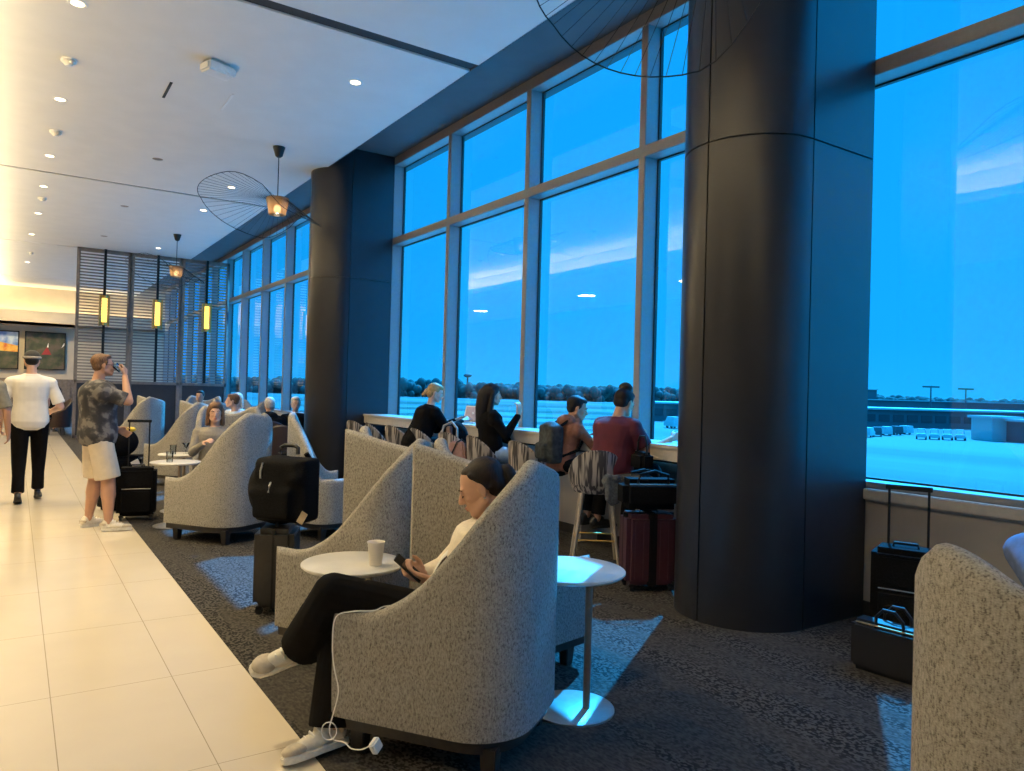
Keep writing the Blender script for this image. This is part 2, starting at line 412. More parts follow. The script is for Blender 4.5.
M['grass'] = mat('grass_strip', (.045, .06, .035), .95)
GZ = -5.0
# ground starts outside the building
tag(MB().box((XW + 1, -900, GZ - .5), (2500, 2500, GZ)).build('tarmac', M['tarmac'], smooth=False), 'pale airfield tarmac outside the windows', kind='structure')
tag(MB().box((XW + .9, -60, GZ), (46, 200, GZ + .04)).build('bounce_slab', mat('pale_bounce', (.48, .46, .43), .9, var=.06, scale=.4), smooth=False), 'unseen pale slab added below the windows to bounce light inside', kind='structure')  # out-of-view slab added to bounce daylight up to the ceiling
b = MB()
for k, (d, w) in enumerate(((128, 7), (150, 12), (185, 12), (235, 26), (320, 50))):
    for x0, x1 in ((300, 640),):
        p = [at(x0, 420, d), at(x1, 420, d), at(x1, 420, d + w), at(x0, 420, d + w)]
        b.add([(q.x, q.y, GZ + z) for z in (.0, .05) for q in p], [(0, 1, 2, 3), (7, 6, 5, 4), (0, 4, 5, 1), (1, 5, 6, 2), (2, 6, 7, 3), (3, 7, 4, 0)])
tag(b.build('grass_strip', M['grass'], smooth=False), 'dark grass strips between the runways', kind='stuff')
# tree line: many crowns
b = MB(); random.seed(3)
for i in range(3000):
    x = lerp(120, 1500, i / 2999); d = 620 + random.uniform(-30, 60)
    p = at(x, 400, d); h = random.uniform(9, 13) * (1.0 if x < 880 else .8)
    if 380 < x < 460: h *= 1.25
    q = random.uniform(2.8, 4.2); b.ell((p.x, p.y, GZ + random.choice((.15, .35, .55, .7, .76)) * h), (q, q, q * random.uniform(.9, 1.3)), n=8, m=6)
tag(b.build('tree_line', M['tree']), 'dark distant tree line on the horizon', kind='stuff')
def bldg(x0, x1, ybase_d, depth, h, m, name, label, roof=True):
    a = at(x0, 420, ybase_d); c = at(x1, 420, ybase_d); dr = (c - a); dr.z = 0; L_ = dr.length; dr.normalize()
    w = thing(name, label, 'building', (a.x, a.y, GZ), math.atan2(dr.y, dr.x))
    MB().box((0, 0, 0), (L_, depth, h)).build('walls', m, w, smooth=False)
    MB().box((-.5, -.6, h), (L_ + .5, depth + .5, h + .45)).build('roof', M['bldgroof'], w, smooth=False)
    return w, L_
w, L_ = bldg(650, 1500, 190, 30, 4.4, M['bldg'], 'airport_terminal', 'long low dark concourse building across the apron')
b = MB()
for k in range(60): b.box((k * L_ / 60 + .5, -.12, 1.4), ((k + 1) * L_ / 60 - .4, -.02, 3.2))
b.build('window_band', mat('terminal_glass', (.03, .04, .05), .2), w, smooth=False)
w, L_ = bldg(862, 1100, 330, 25, 7, M['bldg'], 'airport_hangar', 'far pale roofed hangar row behind the concourse')
w, L_ = bldg(856, 876, 430, 25, 13, M['bldg'], 'airport_block', 'small square block rising beside the column edge')
w, L_ = bldg(992, 1018, 132, 6, 4.0, M['bldgroof'], 'ground_service_shed', 'pale service shed on the apron at right')
w, L_ = bldg(1030, 1200, 126, 6, 3.6, M['bldg'], 'ground_service_shed', 'dark service shed at the right edge of the apron')
for i, (x, d) in enumerate(((930, 240), (965, 260))):
    p = at(x, 420, d); w = thing('light_mast', ['tall apron light mast nearest the column', 'tall apron light mast at the right'][i], 'light mast', (p.x, p.y, GZ), 0, 'apron light masts')
    MB().cyl((0, 0, 0), (0, 0, 11.5), .35, .2, 8).build('pole', M['bldg'], w)
    r = RT; MB().box((-2.6, -.3, 11.4), (2.6, .3, 11.9), Matrix.Rotation(-YAW, 3, 'Z')).build('lamp_bar', M['bldg'], w)
# water tower on horizon
p = at(467, 400, 600); w = thing('water_tower', 'small water tower above the tree line', 'tower', (p.x, p.y, GZ))
MB().cyl((0, 0, 0), (0, 0, 17), .7, .7, 8).build('stem', M['bldg'], w); MB().ell((0, 0, 18.5), (3.4, 3.4, 1.6)).build('tank', M['bldg'], w)
# ground vehicles
def cart(p, rz, kind, lab, col):
    w = thing('baggage_tug' if kind == 0 else 'service_van', lab, 'vehicle', p, rz, 'apron vehicles')
    if kind == 0:
        b = MB().box((-1.6, -.8, .4), (1.6, .8, 1.1)).box((-.2, -.7, 1.9), (1.5, .7, 2.05))
        for sx in (-.1, 1.4):
            for sy in (-.65, .65): b.box((sx - .05, sy - .05, 1.1), (sx + .05, sy + .05, 1.9))
    else:
        b = MB().box((-2.4, -1, .4), (2.4, 1, 1.3)).add([(-2.4, -1, 1.3), (1.7, -1, 1.3), (1.7, 1, 1.3), (-2.4, 1, 1.3), (-2.3, -.9, 2.3), (.9, -.9, 2.3), (.9, .9, 2.3), (-2.3, .9, 2.3)], [(0, 1, 5, 4), (1, 2, 6, 5), (2, 3, 7, 6), (3, 0, 4, 7), (4, 5, 6, 7)])
    b.build('body', col, w, bevel=.08)
    for sx in (-1.0, 1.0):
        for sy in (-.8, .8): MB().cyl((sx, sy - .12, .38), (sx, sy + .12, .38), .38, n=12).build('wheel', M['rubber'], w)
    return w
names = ['nearest the column', 'second from the column', 'third from the column', 'fourth from the column', 'fifth from the column']
for i in range(5): cart(at(868 + 9 * i, 438, 135 + i * 4) * 1 + V((0, 0, 0)), .3 + i * .2, 1, 'dark parked service van on the apron, ' + names[i], M['bldg'] if i % 2 else M['vehwhite']).scale = (.75,) * 3
for i in range(4): cart(at(921 + 13 * i, 436, 132), .5, 0, 'pale canopied baggage tug in a row, ' + ['leftmost of four', 'second of four', 'third of four', 'rightmost of four'][i], M['vehwhite']).scale = (.9,) * 3
cart(at(673, 424, 150), 1.2, 1, 'pale service vehicle seen past the woman in maroon', M['vehwhite'])
for o in bpy.data.objects:
    if o.parent is None and o.get('group') == 'apron vehicles': o.location.z = GZ

# slatted screen across the far end
YS = 22.0
def screen(x0, x1, label):
    w = thing('slatted_screen', label, 'screen', (x0, YS, 0), 0, 'slatted divider panels'); W = x1 - x0
    b = MB()
    for x in (0, W - .07): b.box((x, -.05, 0), (x + .07, .05, ZC))
    b.box((0, -.05, ZC - .07), (W, .05, ZC)).box((0, -.05, 1.42), (W, .05, 1.5)).box((0, -.05, 0), (W, .05, .08))
    b.build('frame', M['slat'], w, bevel=.004)
    b = MB(); z = 1.53
    while z < ZC - .09: b.box((.07, -.03, z), (W - .07, .03, z + .032)); z += .078
    b.build('slats', M['slat'], w, smooth=False)
    MB().box((.07, -.02, .08), (W - .07, .02, 1.42)).build('lower_panel', M['darkpanel'], w, smooth=False)
    return w
sx = [1.25, 2.5, 3.75, XW - .01]
for i in range(3):
    screen(sx[i], sx[i + 1] - .01, ['slatted wooden screen panel beside the walkway', 'middle slatted wooden screen panel', 'slatted wooden screen panel against the window'][i])
    xm = (sx[i] + sx[i + 1]) / 2
    w = thing('rod_lamp', 'tall black rod lamp with glowing tube on ' + ['the screen panel by the walkway', 'the middle screen panel', 'the screen panel by the window'][i], 'lamp', (xm, YS - .12, 0), 0, 'rod lamps on the slatted screen')
    MB().box((-.03, -.02, 1.5), (.03, .04, ZC)).box((-.05, .04, 3.5), (.05, .08, 3.6)).build('rod', M['black'], w)
    MB().cyl((0, -.08, 3.0), (0, -.08, 3.62), .06, n=16).build('tube', M['glow_lamp'], w)
    b = MB()
    for s_ in (-1, 1): b.box((s_ * .1 - .02, -.14, 2.9), (s_ * .1 + .02, .0, 3.7))
    b.cyl((0, -.08, 2.93), (0, -.08, 3.0), .09).cyl((0, -.08, 3.62), (0, -.08, 3.69), .09); b.build('shade', M['brass'], w, bevel=.005)

M['smoke'] = glass_tint('smoked_shade', (.62, .52, .42))
_t = M['smoke'].node_tree; _tl = _t.nodes.new('ShaderNodeBsdfTranslucent'); _tl.inputs[0].default_value = (.5, .36, .22, 1); _mx = [q for q in _t.nodes if q.type == 'MIX_SHADER'][0]; _m2 = _t.nodes.new('ShaderNodeMixShader'); _m2.inputs[0].default_value = .55
_t.links.new(_mx.outputs[0], _m2.inputs[1]); _t.links.new(_tl.outputs[0], _m2.inputs[2]); _t.links.new(_m2.outputs[0], _t.nodes['Material Output'].inputs['Surface'])
# pendants with a wide wire hat
def pendant(x, y, label, ang=0, droop=0.0):
    w = thing('pendant_lamp', label, 'lamp', (x, y, 0), 0, 'wire pendant lamps')
    MB().lathe([(.025, ZC - .15), (.05, ZC - .13), (.085, ZC - .01), (.085, ZC)]).build('ceiling_cup', M['black'], w)
    MB().cyl((0, 0, 4.17), (0, 0, ZC - .14), .007, n=8).build('cord', M['black'], w)
    left = V((-RT.x, -RT.y, 0)); away = V((FW.x, FW.y, 0)); q_ = Matrix.Rotation(ang, 3, 'Z'); left = q_ @ left; away = q_ @ away; b = MB(); ring = []; n = 60
    for k in range(n):
        t = 2 * PI * k / n; c, s_ = math.cos(t), math.sin(t)
        lo = sst((c + .45) / .9)
        p = left * (1.10 * c if c > 0 else .62 * c) + away * (.62 * s_) * (.85 + .4 * lo)
        z = 4.12 + lo * (-(.46 if s_ > 0 else .20) * s_ + .03) + (1 - lo) * (-.05 - .28 * (-c)) + (1 - lo) * .25 * s_ * .2
        ring.append(V((p.x, p.y, z - droop * max(c, 0))))
    b.tube(ring, .0048, 6, True)
    for k in range(n):
        t = 2 * PI * k / n; q = left * (.13 * math.cos(t)) + away * (.13 * math.sin(t)); b.tube([(q.x, q.y, 4.16), ring[k]], .0024, 4)
    b.build('wire_shade', M['black'], w)
    MB().lathe([(.155, 4.17), (.16, 4.15), (.115, 3.93), (.112, 3.93), (.153, 4.15), (.15, 4.17)], close=False, n=32).build('mesh_drum', M['smoke'], w)
    MB().cyl((0, 0, 4.1), (0, 0, 4.18), .03, n=12).build('socket', M['black'], w)
    MB().ell((0, 0, 4.01), (.05, .05, .06)).build('bulb', M['glow_bulb'], w)
    return w
pendant(3.05, 10.7, 'wire fan pendant lamp hanging before the far column')
pendant(3.02, 18.5, 'smallest wire pendant lamp near the slatted screen')
pendant(3.05, 2.75, 'nearest wire pendant lamp cut off at the top edge', -.75, .30)

# ceiling fittings
def oncel(x, y):
    r = at(x, y, 1.0) - V((0, 0, EYE)); t = (ZC - EYE) / r.z; p = V((0, 0, EYE)) + r * t; return p.x, p.y
where = ['in the top left corner', 'below the corner light on the left', 'above the left end of the long slot', 'just under the long slot at left', 'in the far left row nearest the cove', 'through the left side of the wire lamp', 'through the upper wires of the wire lamp', 'above the slatted screen', 'on the blue tinged ceiling by the big slot', 'between the far slots at left', 'far left above the cove']
for i, (x, y) in enumerate(((76, 2), (58.8, 98.6), (48.8, 155.4), (42.8, 186), (37.5, 213), (203, 210), (231, 187), (158, 248), (355, 81.5), (31, 234), (27, 262))):
    X, Y = oncel(x, y)
    w = thing('recessed_downlight', 'small round recessed ceiling light ' + where[i], 'ceiling light', (X, Y, ZC), 0, 'recessed ceiling lights')
    MB().lathe([(.05, .0), (.075, -.006), (.085, 0)], close=False).build('trim_ring', M['whiteplastic'], w)
    MB().lathe([(.001, -.004), (.055, -.004)], close=False).build('lens', M['downlight'], w)
wh2 = ['top left, nearest', 'second from the top left', 'third, just past the long slot', 'farthest, over the corridor end']
for i, (x, y) in enumerate(((67.4, 58.5), (54.8, 130.5), (41.5, 197.5), (30, 252))):
    X, Y = oncel(x, y)
    w = thing('smoke_detector', 'round white ceiling detector, ' + wh2[i], 'smoke detector', (X, Y, ZC), 0, 'ceiling detectors')
    MB().lathe([(.075, 0), (.075, -.03), (.055, -.04), (.03, -.07), (.001, -.075)]).build('housing', M['whiteplastic'], w)
    MB().ell((.03, -.06, -.04), (.035, .035, .03)).build('sensor', M['steel'], w)
for i, (x, y) in enumerate(((157, 158.7), (124, 206), (103.6, 236))):
    X, Y = oncel(x, y)
    tag(MB().lathe([(.001, ZC - .006), (.06, ZC - .006), (.075, ZC)], (X, Y, 0)).build('ceiling_sprinkler', M['bronze']), 'small dark sprinkler cap ' + ['above the long slot', 'left of the far wire lamp', 'farthest along the ceiling'][i], 'sprinkler', 'ceiling sprinkler caps')
X, Y = oncel(217.5, 62)
w = thing('ceiling_sensor_box', 'white boxy device fixed to the ceiling', 'ceiling device', (X, Y, ZC), .3)
MB().box((-.16, -.1, -.13), (.16, .1, -.03)).build('housing', M['whiteplastic'], w, bevel=.02)
MB().box((-.1, -.06, -.03), (.1, .06, 0)).build('bracket', M['steel'], w)
X, Y = oncel(169, 81); X2, Y2 = oncel(165, 92)
tag(MB().box((X, Y - .0, ZC - .006), (X + .03, Y + .55, ZC)).build('linear_slot', M['slot']), 'short dark linear slot in the ceiling', 'vent')
X, Y = oncel(229, 96)
tag(MB().box((X, Y - .1, ZC - .006), (X + .03, Y + .5, ZC)).build('linear_slot', M['whiteplastic']), 'short white linear slot in the ceiling', 'vent')

# paintings on the far wall
def paint_mat(name, cols, sc):
    m, N, L, b = nodes(name); tc = N.new('ShaderNodeTexCoord'); nz = N.new('ShaderNodeTexNoise'); nz.inputs['Scale'].default_value = sc; nz.inputs['Detail'].default_value = 3
    L.new(tc.outputs['Object'], nz.inputs['Vector']); r = N.new('ShaderNodeValToRGB'); e = r.color_ramp.elements
    e[0].position = .35; e[0].color = (*cols[0], 1); e[1].position = .62; e[1].color = (*cols[-1], 1)
    for i, c in enumerate(cols[1:-1]): k = e.new(.35 + .27 * (i + 1) / (len(cols) - 1)); k.color = (*c, 1)
    L.new(nz.outputs['Fac'], r.inputs['Fac']); L.new(r.outputs['Color'], b.inputs['Base Color']); b.inputs['Roughness'].default_value = .6
    return m
YP = 32.9
def onwall(x, y):
    r = at(x, y, 1.0) - V((0, 0, EYE)); t = YP / r.y; p = V((0, 0, EYE)) + r * t; return p.x, p.z
def painting(x0, y0, x1, y1, label, m):
    ax, az = onwall(x0, y0); cx, cz = onwall(x1, y1)
    w = thing('painting', label, 'painting', ((ax + cx) / 2, YP, cz), 0, None); W = (cx - ax) / 2; H = az - cz
    b = MB(); t = .04
    b.box((-W, -.05, 0), (W, .0, t)).box((-W, -.05, H - t), (W, 0, H)).box((-W, -.05, 0), (-W + t, 0, H)).box((W - t, -.05, 0), (W, 0, H)); b.build('picture_frame', M['black'], w)
    MB().box((-W + t, -.03, t), (W - t, -.005, H - t)).build('canvas', m, w, smooth=False)
    return w, W, H
w, W, H = painting(-18, 329, 18.5, 369.5, 'painting with a blue sky over orange and dark ground', paint_mat('dark_field', [(.02, .03, .02), (.05, .06, .03), (.10, .08, .05)], 3))
MB().box((-W + .04, -.034, H * .62), (W - .04, -.029, H - .04)).build('sky_paint', paint_mat('painted_sky', [(.05, .12, .40), (.10, .22, .55), (.5, .6, .7)], 2), w, smooth=False)
MB().add([(-W + .04, -.036, H * .48), (W - .04, -.036, H * .46), (W - .04, -.036, H * .62), (0, -.036, H * .7), (-W + .04, -.036, H * .66), ], [(0, 1, 2, 3, 4)]).build('field_paint', paint_mat('painted_field', [(.6, .12, .03), (.7, .35, .05), (.75, .45, .1)], 5), w, smooth=False)
w, W, H = painting(25, 331, 65, 370.5, 'dark green painting with a small red figure and white strokes', paint_mat('dark_green_paint', [(.015, .025, .015), (.04, .05, .025), (.09, .07, .05)], 3))
MB().add([(-.12, -.036, H * .4), (.2, -.036, H * .4), (.06, -.036, H * .62)], [(0, 1, 2)]).build('red_figure', M['red'], w, smooth=False)
MB().add([(.05, -.038, H * .6), (.1, -.038, H * .6), (.09, -.038, H * .72)], [(0, 1, 2)]).add([(.52, -.038, H * .6), (.6, -.038, H * .66), (.66, -.038, H * .8), (.56, -.038, H * .68)], [(0, 1, 2, 3)]).build('white_strokes', M['whiteplastic'], w, smooth=False)

# counter along the window
w = thing('window_counter', 'long pale counter running along the window ledge between the columns', 'counter', (4.56, 3.9, 0))
CL = 7.1
MB().box((0, 0, 1.05), (XW - 4.56 - .005, CL, 1.085)).build('worktop', M['counter'], w, bevel=.006)
MB().box((.015, .01, .95), (.05, CL - .01, 1.05)).build('front_rail', M['counter'], w, bevel=.003)
b = MB().box((.05, .0, .93), (.07, CL, .96)); b.build('lower_trim', M['slot'], w)
for y in (.3, 1.9, 3.5, 5.1, 6.6): MB().box((.2, y, 0.005), (.42, y + .06, 1.05)).build('support', M['taupe'], w, bevel=.004)
# ------------------------------------------------------------------ wing chairs
def shell_path(w, d, rc, n=9):
    """outer plan path of the shell, sitter faces +y: from left arm front, round the back, to right arm front. returns [(point, normal, s)]"""
    pts = []
    hw = w / 2; x0, x1 = -hw, hw; yb = -d / 2; yf = d / 2
    def line(a, b, nrm, k):
        for i in range(k): t = i / k; pts.append((V((lerp(a[0], b[0], t), lerp(a[1], b[1], t), 0)), V(nrm)))
    line((x0, yf), (x0, yb + rc), (-1, 0, 0), 16)
    for i in range(n): a = PI + PI / 2 * i / n; pts.append((V((x0 + rc + rc * math.cos(a), yb + rc + rc * math.sin(a), 0)), V((math.cos(a), math.sin(a), 0))))
    line((x0 + rc, yb), (x1 - rc, yb), (0, -1, 0), 10)
    for i in range(n): a = 1.5 * PI + PI / 2 * i / n; pts.append((V((x1 - rc + rc * math.cos(a), yb + rc + rc * math.sin(a), 0)), V((math.cos(a), math.sin(a), 0))))
    line((x1, yb + rc), (x1, yf), (1, 0, 0), 16); pts.append((V((x1, yf, 0)), V((1, 0, 0))))
    out = []; s = 0
    for i, (p, nn) in enumerate(pts):
        if i: s += (p - pts[i - 1][0]).length
        out.append((p, nn, s))
    return out
def wing_chair(name, label, kind, w=.74, d=.80, group='tweed wing chairs'):
    root = thing(name, label, 'armchair', (0, 0, 0), 0, group)
    rc = .24 if kind in ('wing', 'both') else .20; P = shell_path(w, d, rc); tot = P[-1][2]; TH = .075; ZB = .17
    cor1 = (d - rc) + rc * PI / (2 if kind in ('wing', 'both') else 4.5); cor2 = tot - cor1
    def sweep(s):   # from arm front s=0 to the corner
        T = [(0, .60), (.12, .594), (.2, .612), (.3, .665), (.4, .74), (.5, .85), (.6, .965), (.7, 1.07), (.8, 1.15), (.88, 1.20), (.96, 1.23)]; s = s * .96 / cor1
        for (a, za), (c_, zc_) in zip(T, T[1:]):
            if s <= c_ + 1e-6: return lerp(za, zc_, (s - a) / (c_ - a))
        return 1.23
    def top(s):
        z = 0
        if s <= cor1: z = sweep(s)
        elif kind == 'side': z = lerp(1.23, .60, min(1, (s - cor1) / (cor2 - cor1)) ** 1.7)
        elif s < cor2 or kind == 'wing':
            e = cor2 if kind == 'sym' else tot
            t = (s - cor1) / (e - cor1); z = 1.23 - .10 * math.sin(PI * t) ** (1.2 if kind == 'wing' else 2.4)
        else: z = sweep(tot - s)
        return z
    b = MB(); rows = []; K = 6
    flare = lambda z: 0.0
    nst = len(P)
    for p, nn, s in P:
        zt = top(s); ring = []
        r = TH / 2; up = zt - r
        for k in range(8): ring.append(p + UP * lerp(ZB, up, k / 7))
        for k in range(1, 6): a = PI * k / 6; ring.append(p - nn * (r - r * math.cos(a)) + UP * (up + r * math.sin(a)))
        for k in range(8): ring.append(p - nn * TH + UP * lerp(up, ZB, k / 7))
        rows.append(ring)
    # round the two front edges
    def endcap(ring, dirn):
        c = [];
        for q in ring: c.append(q)
        return c
    R = len(rows[0]); vs = [q for r_ in rows for q in r_]; fs = []
    for i in range(nst - 1):
        for k in range(R):
            l = (k + 1) % R; fs.append((i * R + k, i * R + l, (i + 1) * R + l, (i + 1) * R + k))
    # end caps as strips, pushed forward for a soft edge
    for base, sgn in ((0, 1), ((nst - 1) * R, 1)):
        pr = []
        ring = rows[0] if base == 0 else rows[-1]; o = len(vs); mid = []
        for k in range(R // 2 + 1):
            a = ring[k]; c = ring[R - 1 - k]; mid.append(len(vs)); q = (a + c) / 2 + V((0, .03, 0)); vs.append(q)
        H = R // 2
        for k in range(H - 0):
            a0, a1 = k, k + 1; c0, c1 = R - 1 - k, R - 2 - k
            if a1 > c1: break
            fs.append((base + a0, base + a1, mid[k + 1], mid[k])); fs.append((base + c1, base + c0, mid[k], mid[k + 1]))
    b.add(vs, fs); sh = b.build('shell', M['tweed'], root)
    hw = w / 2 - TH
    c = MB().box((-hw + .004, -d / 2 + TH + .004, .24), (hw - .004, d / 2 + .015, .45)).build('seat_cushion', M['tweed'], root, bevel=.035, seg=3)
    MB().box((-hw + .01, -d / 2 + TH + .07, .17), (hw - .01, d / 2 - .01, .245)).build('seat_base', M['tweed'], root, bevel=.01)
    if kind == 'wing' or kind == 'sym':
        bc = MB().box((-hw + .02, -d / 2 + TH, .44), (hw - .02, -d / 2 + TH + .07, .95)).build('back_pad', M['tweed'], root, bevel=.03, seg=3)
    pl = MB(); poly = [(p - nn * .03) for p, nn, s in P]
    pl.prism([(q.x, q.y - .0) for q in poly], .115, .172); pl.build('plinth', M['plinth'], root)
    for x in (-1, 1):
        for y in (-1, 1):
            MB().box((-.035, -.035, .004), (.035, .035, .14), None, V((x * (w / 2 - .09), y * (d / 2 - (.085 if y > 0 else .12)), 0)), .75).build('leg', M['plinth'], root, bevel=.004)
    return root
def place_by_arm(front, q, w, d):
    """front: outer left arm front point; q: direction of that arm from back to front"""
    f = V((q[0], q[1], 0)).normalized(); rt = V((f.y, -f.x, 0)); c = V((front[0], front[1], 0)) + rt * (w / 2) - f * (d / 2)
    return c, face(f.x, f.y)
WA, DA = .72, .78
fA = (-.58, .815)
base_w = wing_chair('wing_chair', 'tweed wing chair the woman with the phone sits in', 'wing', WA, DA)
c, rz = place_by_arm((1.10, 2.89), fA, WA, DA); base_w.location = c; base_w.rotation_euler.z = rz; A1 = (c, rz)
c2, _ = place_by_arm((1.23, 4.13), fA, WA, DA)
dup(base_w, c2, rz, 'empty tweed wing chair behind the small table with the paper cup')
c3, _ = place_by_arm((1.21, 7.69), fA, WA, DA)
base_b = wing_chair('wing_chair', 'x', 'both', WA, DA); base_b.location = c3; base_b.rotation_euler.z = rz; tag(base_b, 'tweed wing chair with blue lit back beyond the backpack')
c4, _ = place_by_arm((1.58, 11.9), fA, WA, DA)
dup(base_w, c4, rz, 'tweed wing chair behind the glasses on the small tables')
c5, _ = place_by_arm((1.45, 15.6), fA, WA, DA)
dup(base_w, c5, rz, 'farthest tweed wing chair behind the man drinking')
fB = V((.93, .36, 0)).normalized(); rB = face(fB.x, fB.y)
WB, DB = .74, .72
base_s = wing_chair('wing_chair', 'tweed wing chair facing the windows behind the seated woman', 'sym', WB, DB)
base_d = wing_chair('wing_chair', 'tweed wing chair facing the windows behind the seated woman', 'side', WB, .64)
rtB = V((fB.y, -fB.x, 0))
def cB(right_front): return V((right_front[0], right_front[1], 0)) - rtB * (WB / 2) - fB * (DB / 2)
f3 = V((.98, .2, 0)).normalized(); r3 = V((f3.y, -f3.x, 0)); rz3 = face(f3.x, f3.y)
def cL(x, y): return V((x, y, 0)) + r3 * (WB / 2) + f3 * .32
base_d.location = cL(1.90, 3.76); base_d.rotation_euler.z = rz3
dup(base_d, cL(1.97, 5.02), rz3, 'tweed wing chair facing the windows behind the empty chair')
dup(base_d, cL(2.27, 7.62), rz3, 'tweed wing chair facing the windows behind the standing backpack')
base_s.location = (3.10, 12.32, 0); base_s.rotation_euler.z = face(-.9, .3); base_s['label'] = 'tweed wing chair of the person in the pale blue shirt'
dup(base_s, V((3.27, 16.68, 0)), face(-.5, -.85), 'distant blue lit chair by the slatted screen')
dup(base_s, V((2.12, 9.2, 0)), face(-.3, -.95), 'tweed wing chair of the woman facing the camera')
dup(base_s, V((3.3, 13.6, 0)), face(.3, -.95), 'tweed wing chair of the grey haired people by the windows')
# nearest chair, lower right corner
fN = V((1, .22, 0)).normalized(); rtN = V((fN.y, -fN.x, 0)); cor = V((1.40, .78, 0))
dup(base_s, cor + rtN * (WB / 2) + fN * (DB / 2), face(fN.x, fN.y), 'nearest tweed chair seen from behind at the lower right')

# round-backed lounge chairs near the far windows
def tub(name, label, loc, rz, m):
    r = thing(name, label, 'armchair', loc, rz, 'lounge chairs by the far windows')
    b = MB(); n = 24; rows = []
    for i in range(n + 1):
        a = lerp(-.15 * PI, 1.15 * PI, i / n) + PI; t = abs(i / n - .5) * 2; zt = lerp(.98, .62, sst(t * 1.1)); ring = []
        for rad, zz in ((.36, .2), (.40, zt - .02), (.385, zt), (.36, zt), (.345, zt - .02), (.31, .2)): ring.append(V((rad * math.cos(a), rad * math.sin(a), zz)))
        rows.append(ring)
    vs = [q for k in rows for q in k]; fs = []
    for i in range(n):
        for k in range(6): fs.append((i * 6 + k, i * 6 + (k + 1) % 6, (i + 1) * 6 + (k + 1) % 6, (i + 1) * 6 + k))
    fs += [tuple(range(6)), tuple(range(n * 6, n * 6 + 6))]
    b.add(vs, fs).build('backrest', m, r)
    MB().cyl((0, 0, .22), (0, 0, .44), .32, .33, 28).build('seat', m, r, bevel=.02)
    for k in range(4):
        a = PI / 4 + k * PI / 2; MB().cyl((.27 * math.cos(a), .27 * math.sin(a), .004), (.22 * math.cos(a), .22 * math.sin(a), .23), .012, .018, 8).build('leg', M['plinth'], r)
    return r
tb = tub('lounge_chair', 'dark brown round backed lounge chair beside the far column', (3.05, 10.1, 0), face(.35, .93), M['darkbrown'])
tub('lounge_chair', 'grey round backed lounge chair under the white haired person', (3.98, 12.55, 0), face(-.35, -.93), mat('lounge_red_grey', (.16, .03, .03), .8))
dup(tb, (3.2, 11.35, 0), face(.2, .97), 'lounge chair under the person in the dark hoodie')

# ------------------------------------------------------------------ small round tables
def side_table(label, top, basec, rt, rb, h=.67, group='small round tables'):
    r = thing('side_table', label, 'table', (basec[0], basec[1], 0), 0, group)
    dx, dy = top[0] - basec[0], top[1] - basec[1]
    MB().lathe([(rt - .012, h - .022), (rt, h - .012), (rt, h - .004), (rt - .006, h)], (dx, dy, 0), 56).build('tabletop', M['white_top'], r)
    px, py = (.045, -.05)
    MB().cyl((px, py, .012), (px + .0, py + .0, h - .02), .017, .017, 18).lathe([(.06, h - .028), (.06, h - .02)], (px, py, 0)).build('pole', M['bronze'], r)
    MB().lathe([(rb, .004), (rb, .012), (rb - .01, .016)], (0, 0, 0), 56).build('base', M['steel'], r)
    return r
side_table('small round white table in the blue light beside the woman\'s chair', (2.21, 2.77), (2.24, 2.76), .265, .2)
side_table('small round white table with the paper cup between two wing chairs', (1.41, 3.47), (1.44, 3.49), .25, .19, .64)
side_table('small round white table beside the far wing chair, nearer one', (1.43, 8.44), (1.41, 8.40), .25, .19)
side_table('small round white table holding drinking glasses, farther one', (1.62, 9.35), (1.62, 9.35), .23, .19)

# paper cup
w = thing('paper_cup', 'white paper cup on the small round table', 'cup', (1.48, 3.36, .64))
MB().lathe([(.028, .0), (.030, .004), (.041, .107), (.0435, .11), (.043, .114), (.040, .112), (.0385, .106), (.028, .006)], n=40).build('cup_body', M['paper'], w)
MB().lathe([(.036, .085), (.0375, .085)], n=40, close=False).build('liquid', mat('coffee', (.06, .03, .015), .1), w) if False else None
def glass(label, loc, kind):
    w = thing('drinking_glass', label, 'glass', loc, 0, 'glasses on the far small tables')
    if kind: MB().lathe([(.035, .0), (.034, .003), (.004, .008), (.004, .06), (.045, .13), (.043, .13), (.003, .064)], n=24, close=False).build('bowl', M['drinkglass'], w)
    else: MB().lathe([(.030, .0), (.036, .11), (.034, .11), (.028, .006)], n=24, close=False).build('bowl', M['drinkglass'], w)
    return w
glass('stemmed martini glass on the farther small table', (1.68, 9.3, .67), 1); glass('short tumbler on the farther small table', (1.54, 9.28, .67), 0)
glass('clear tumbler on the nearer of the two far tables', (1.36, 8.38, .67), 0)

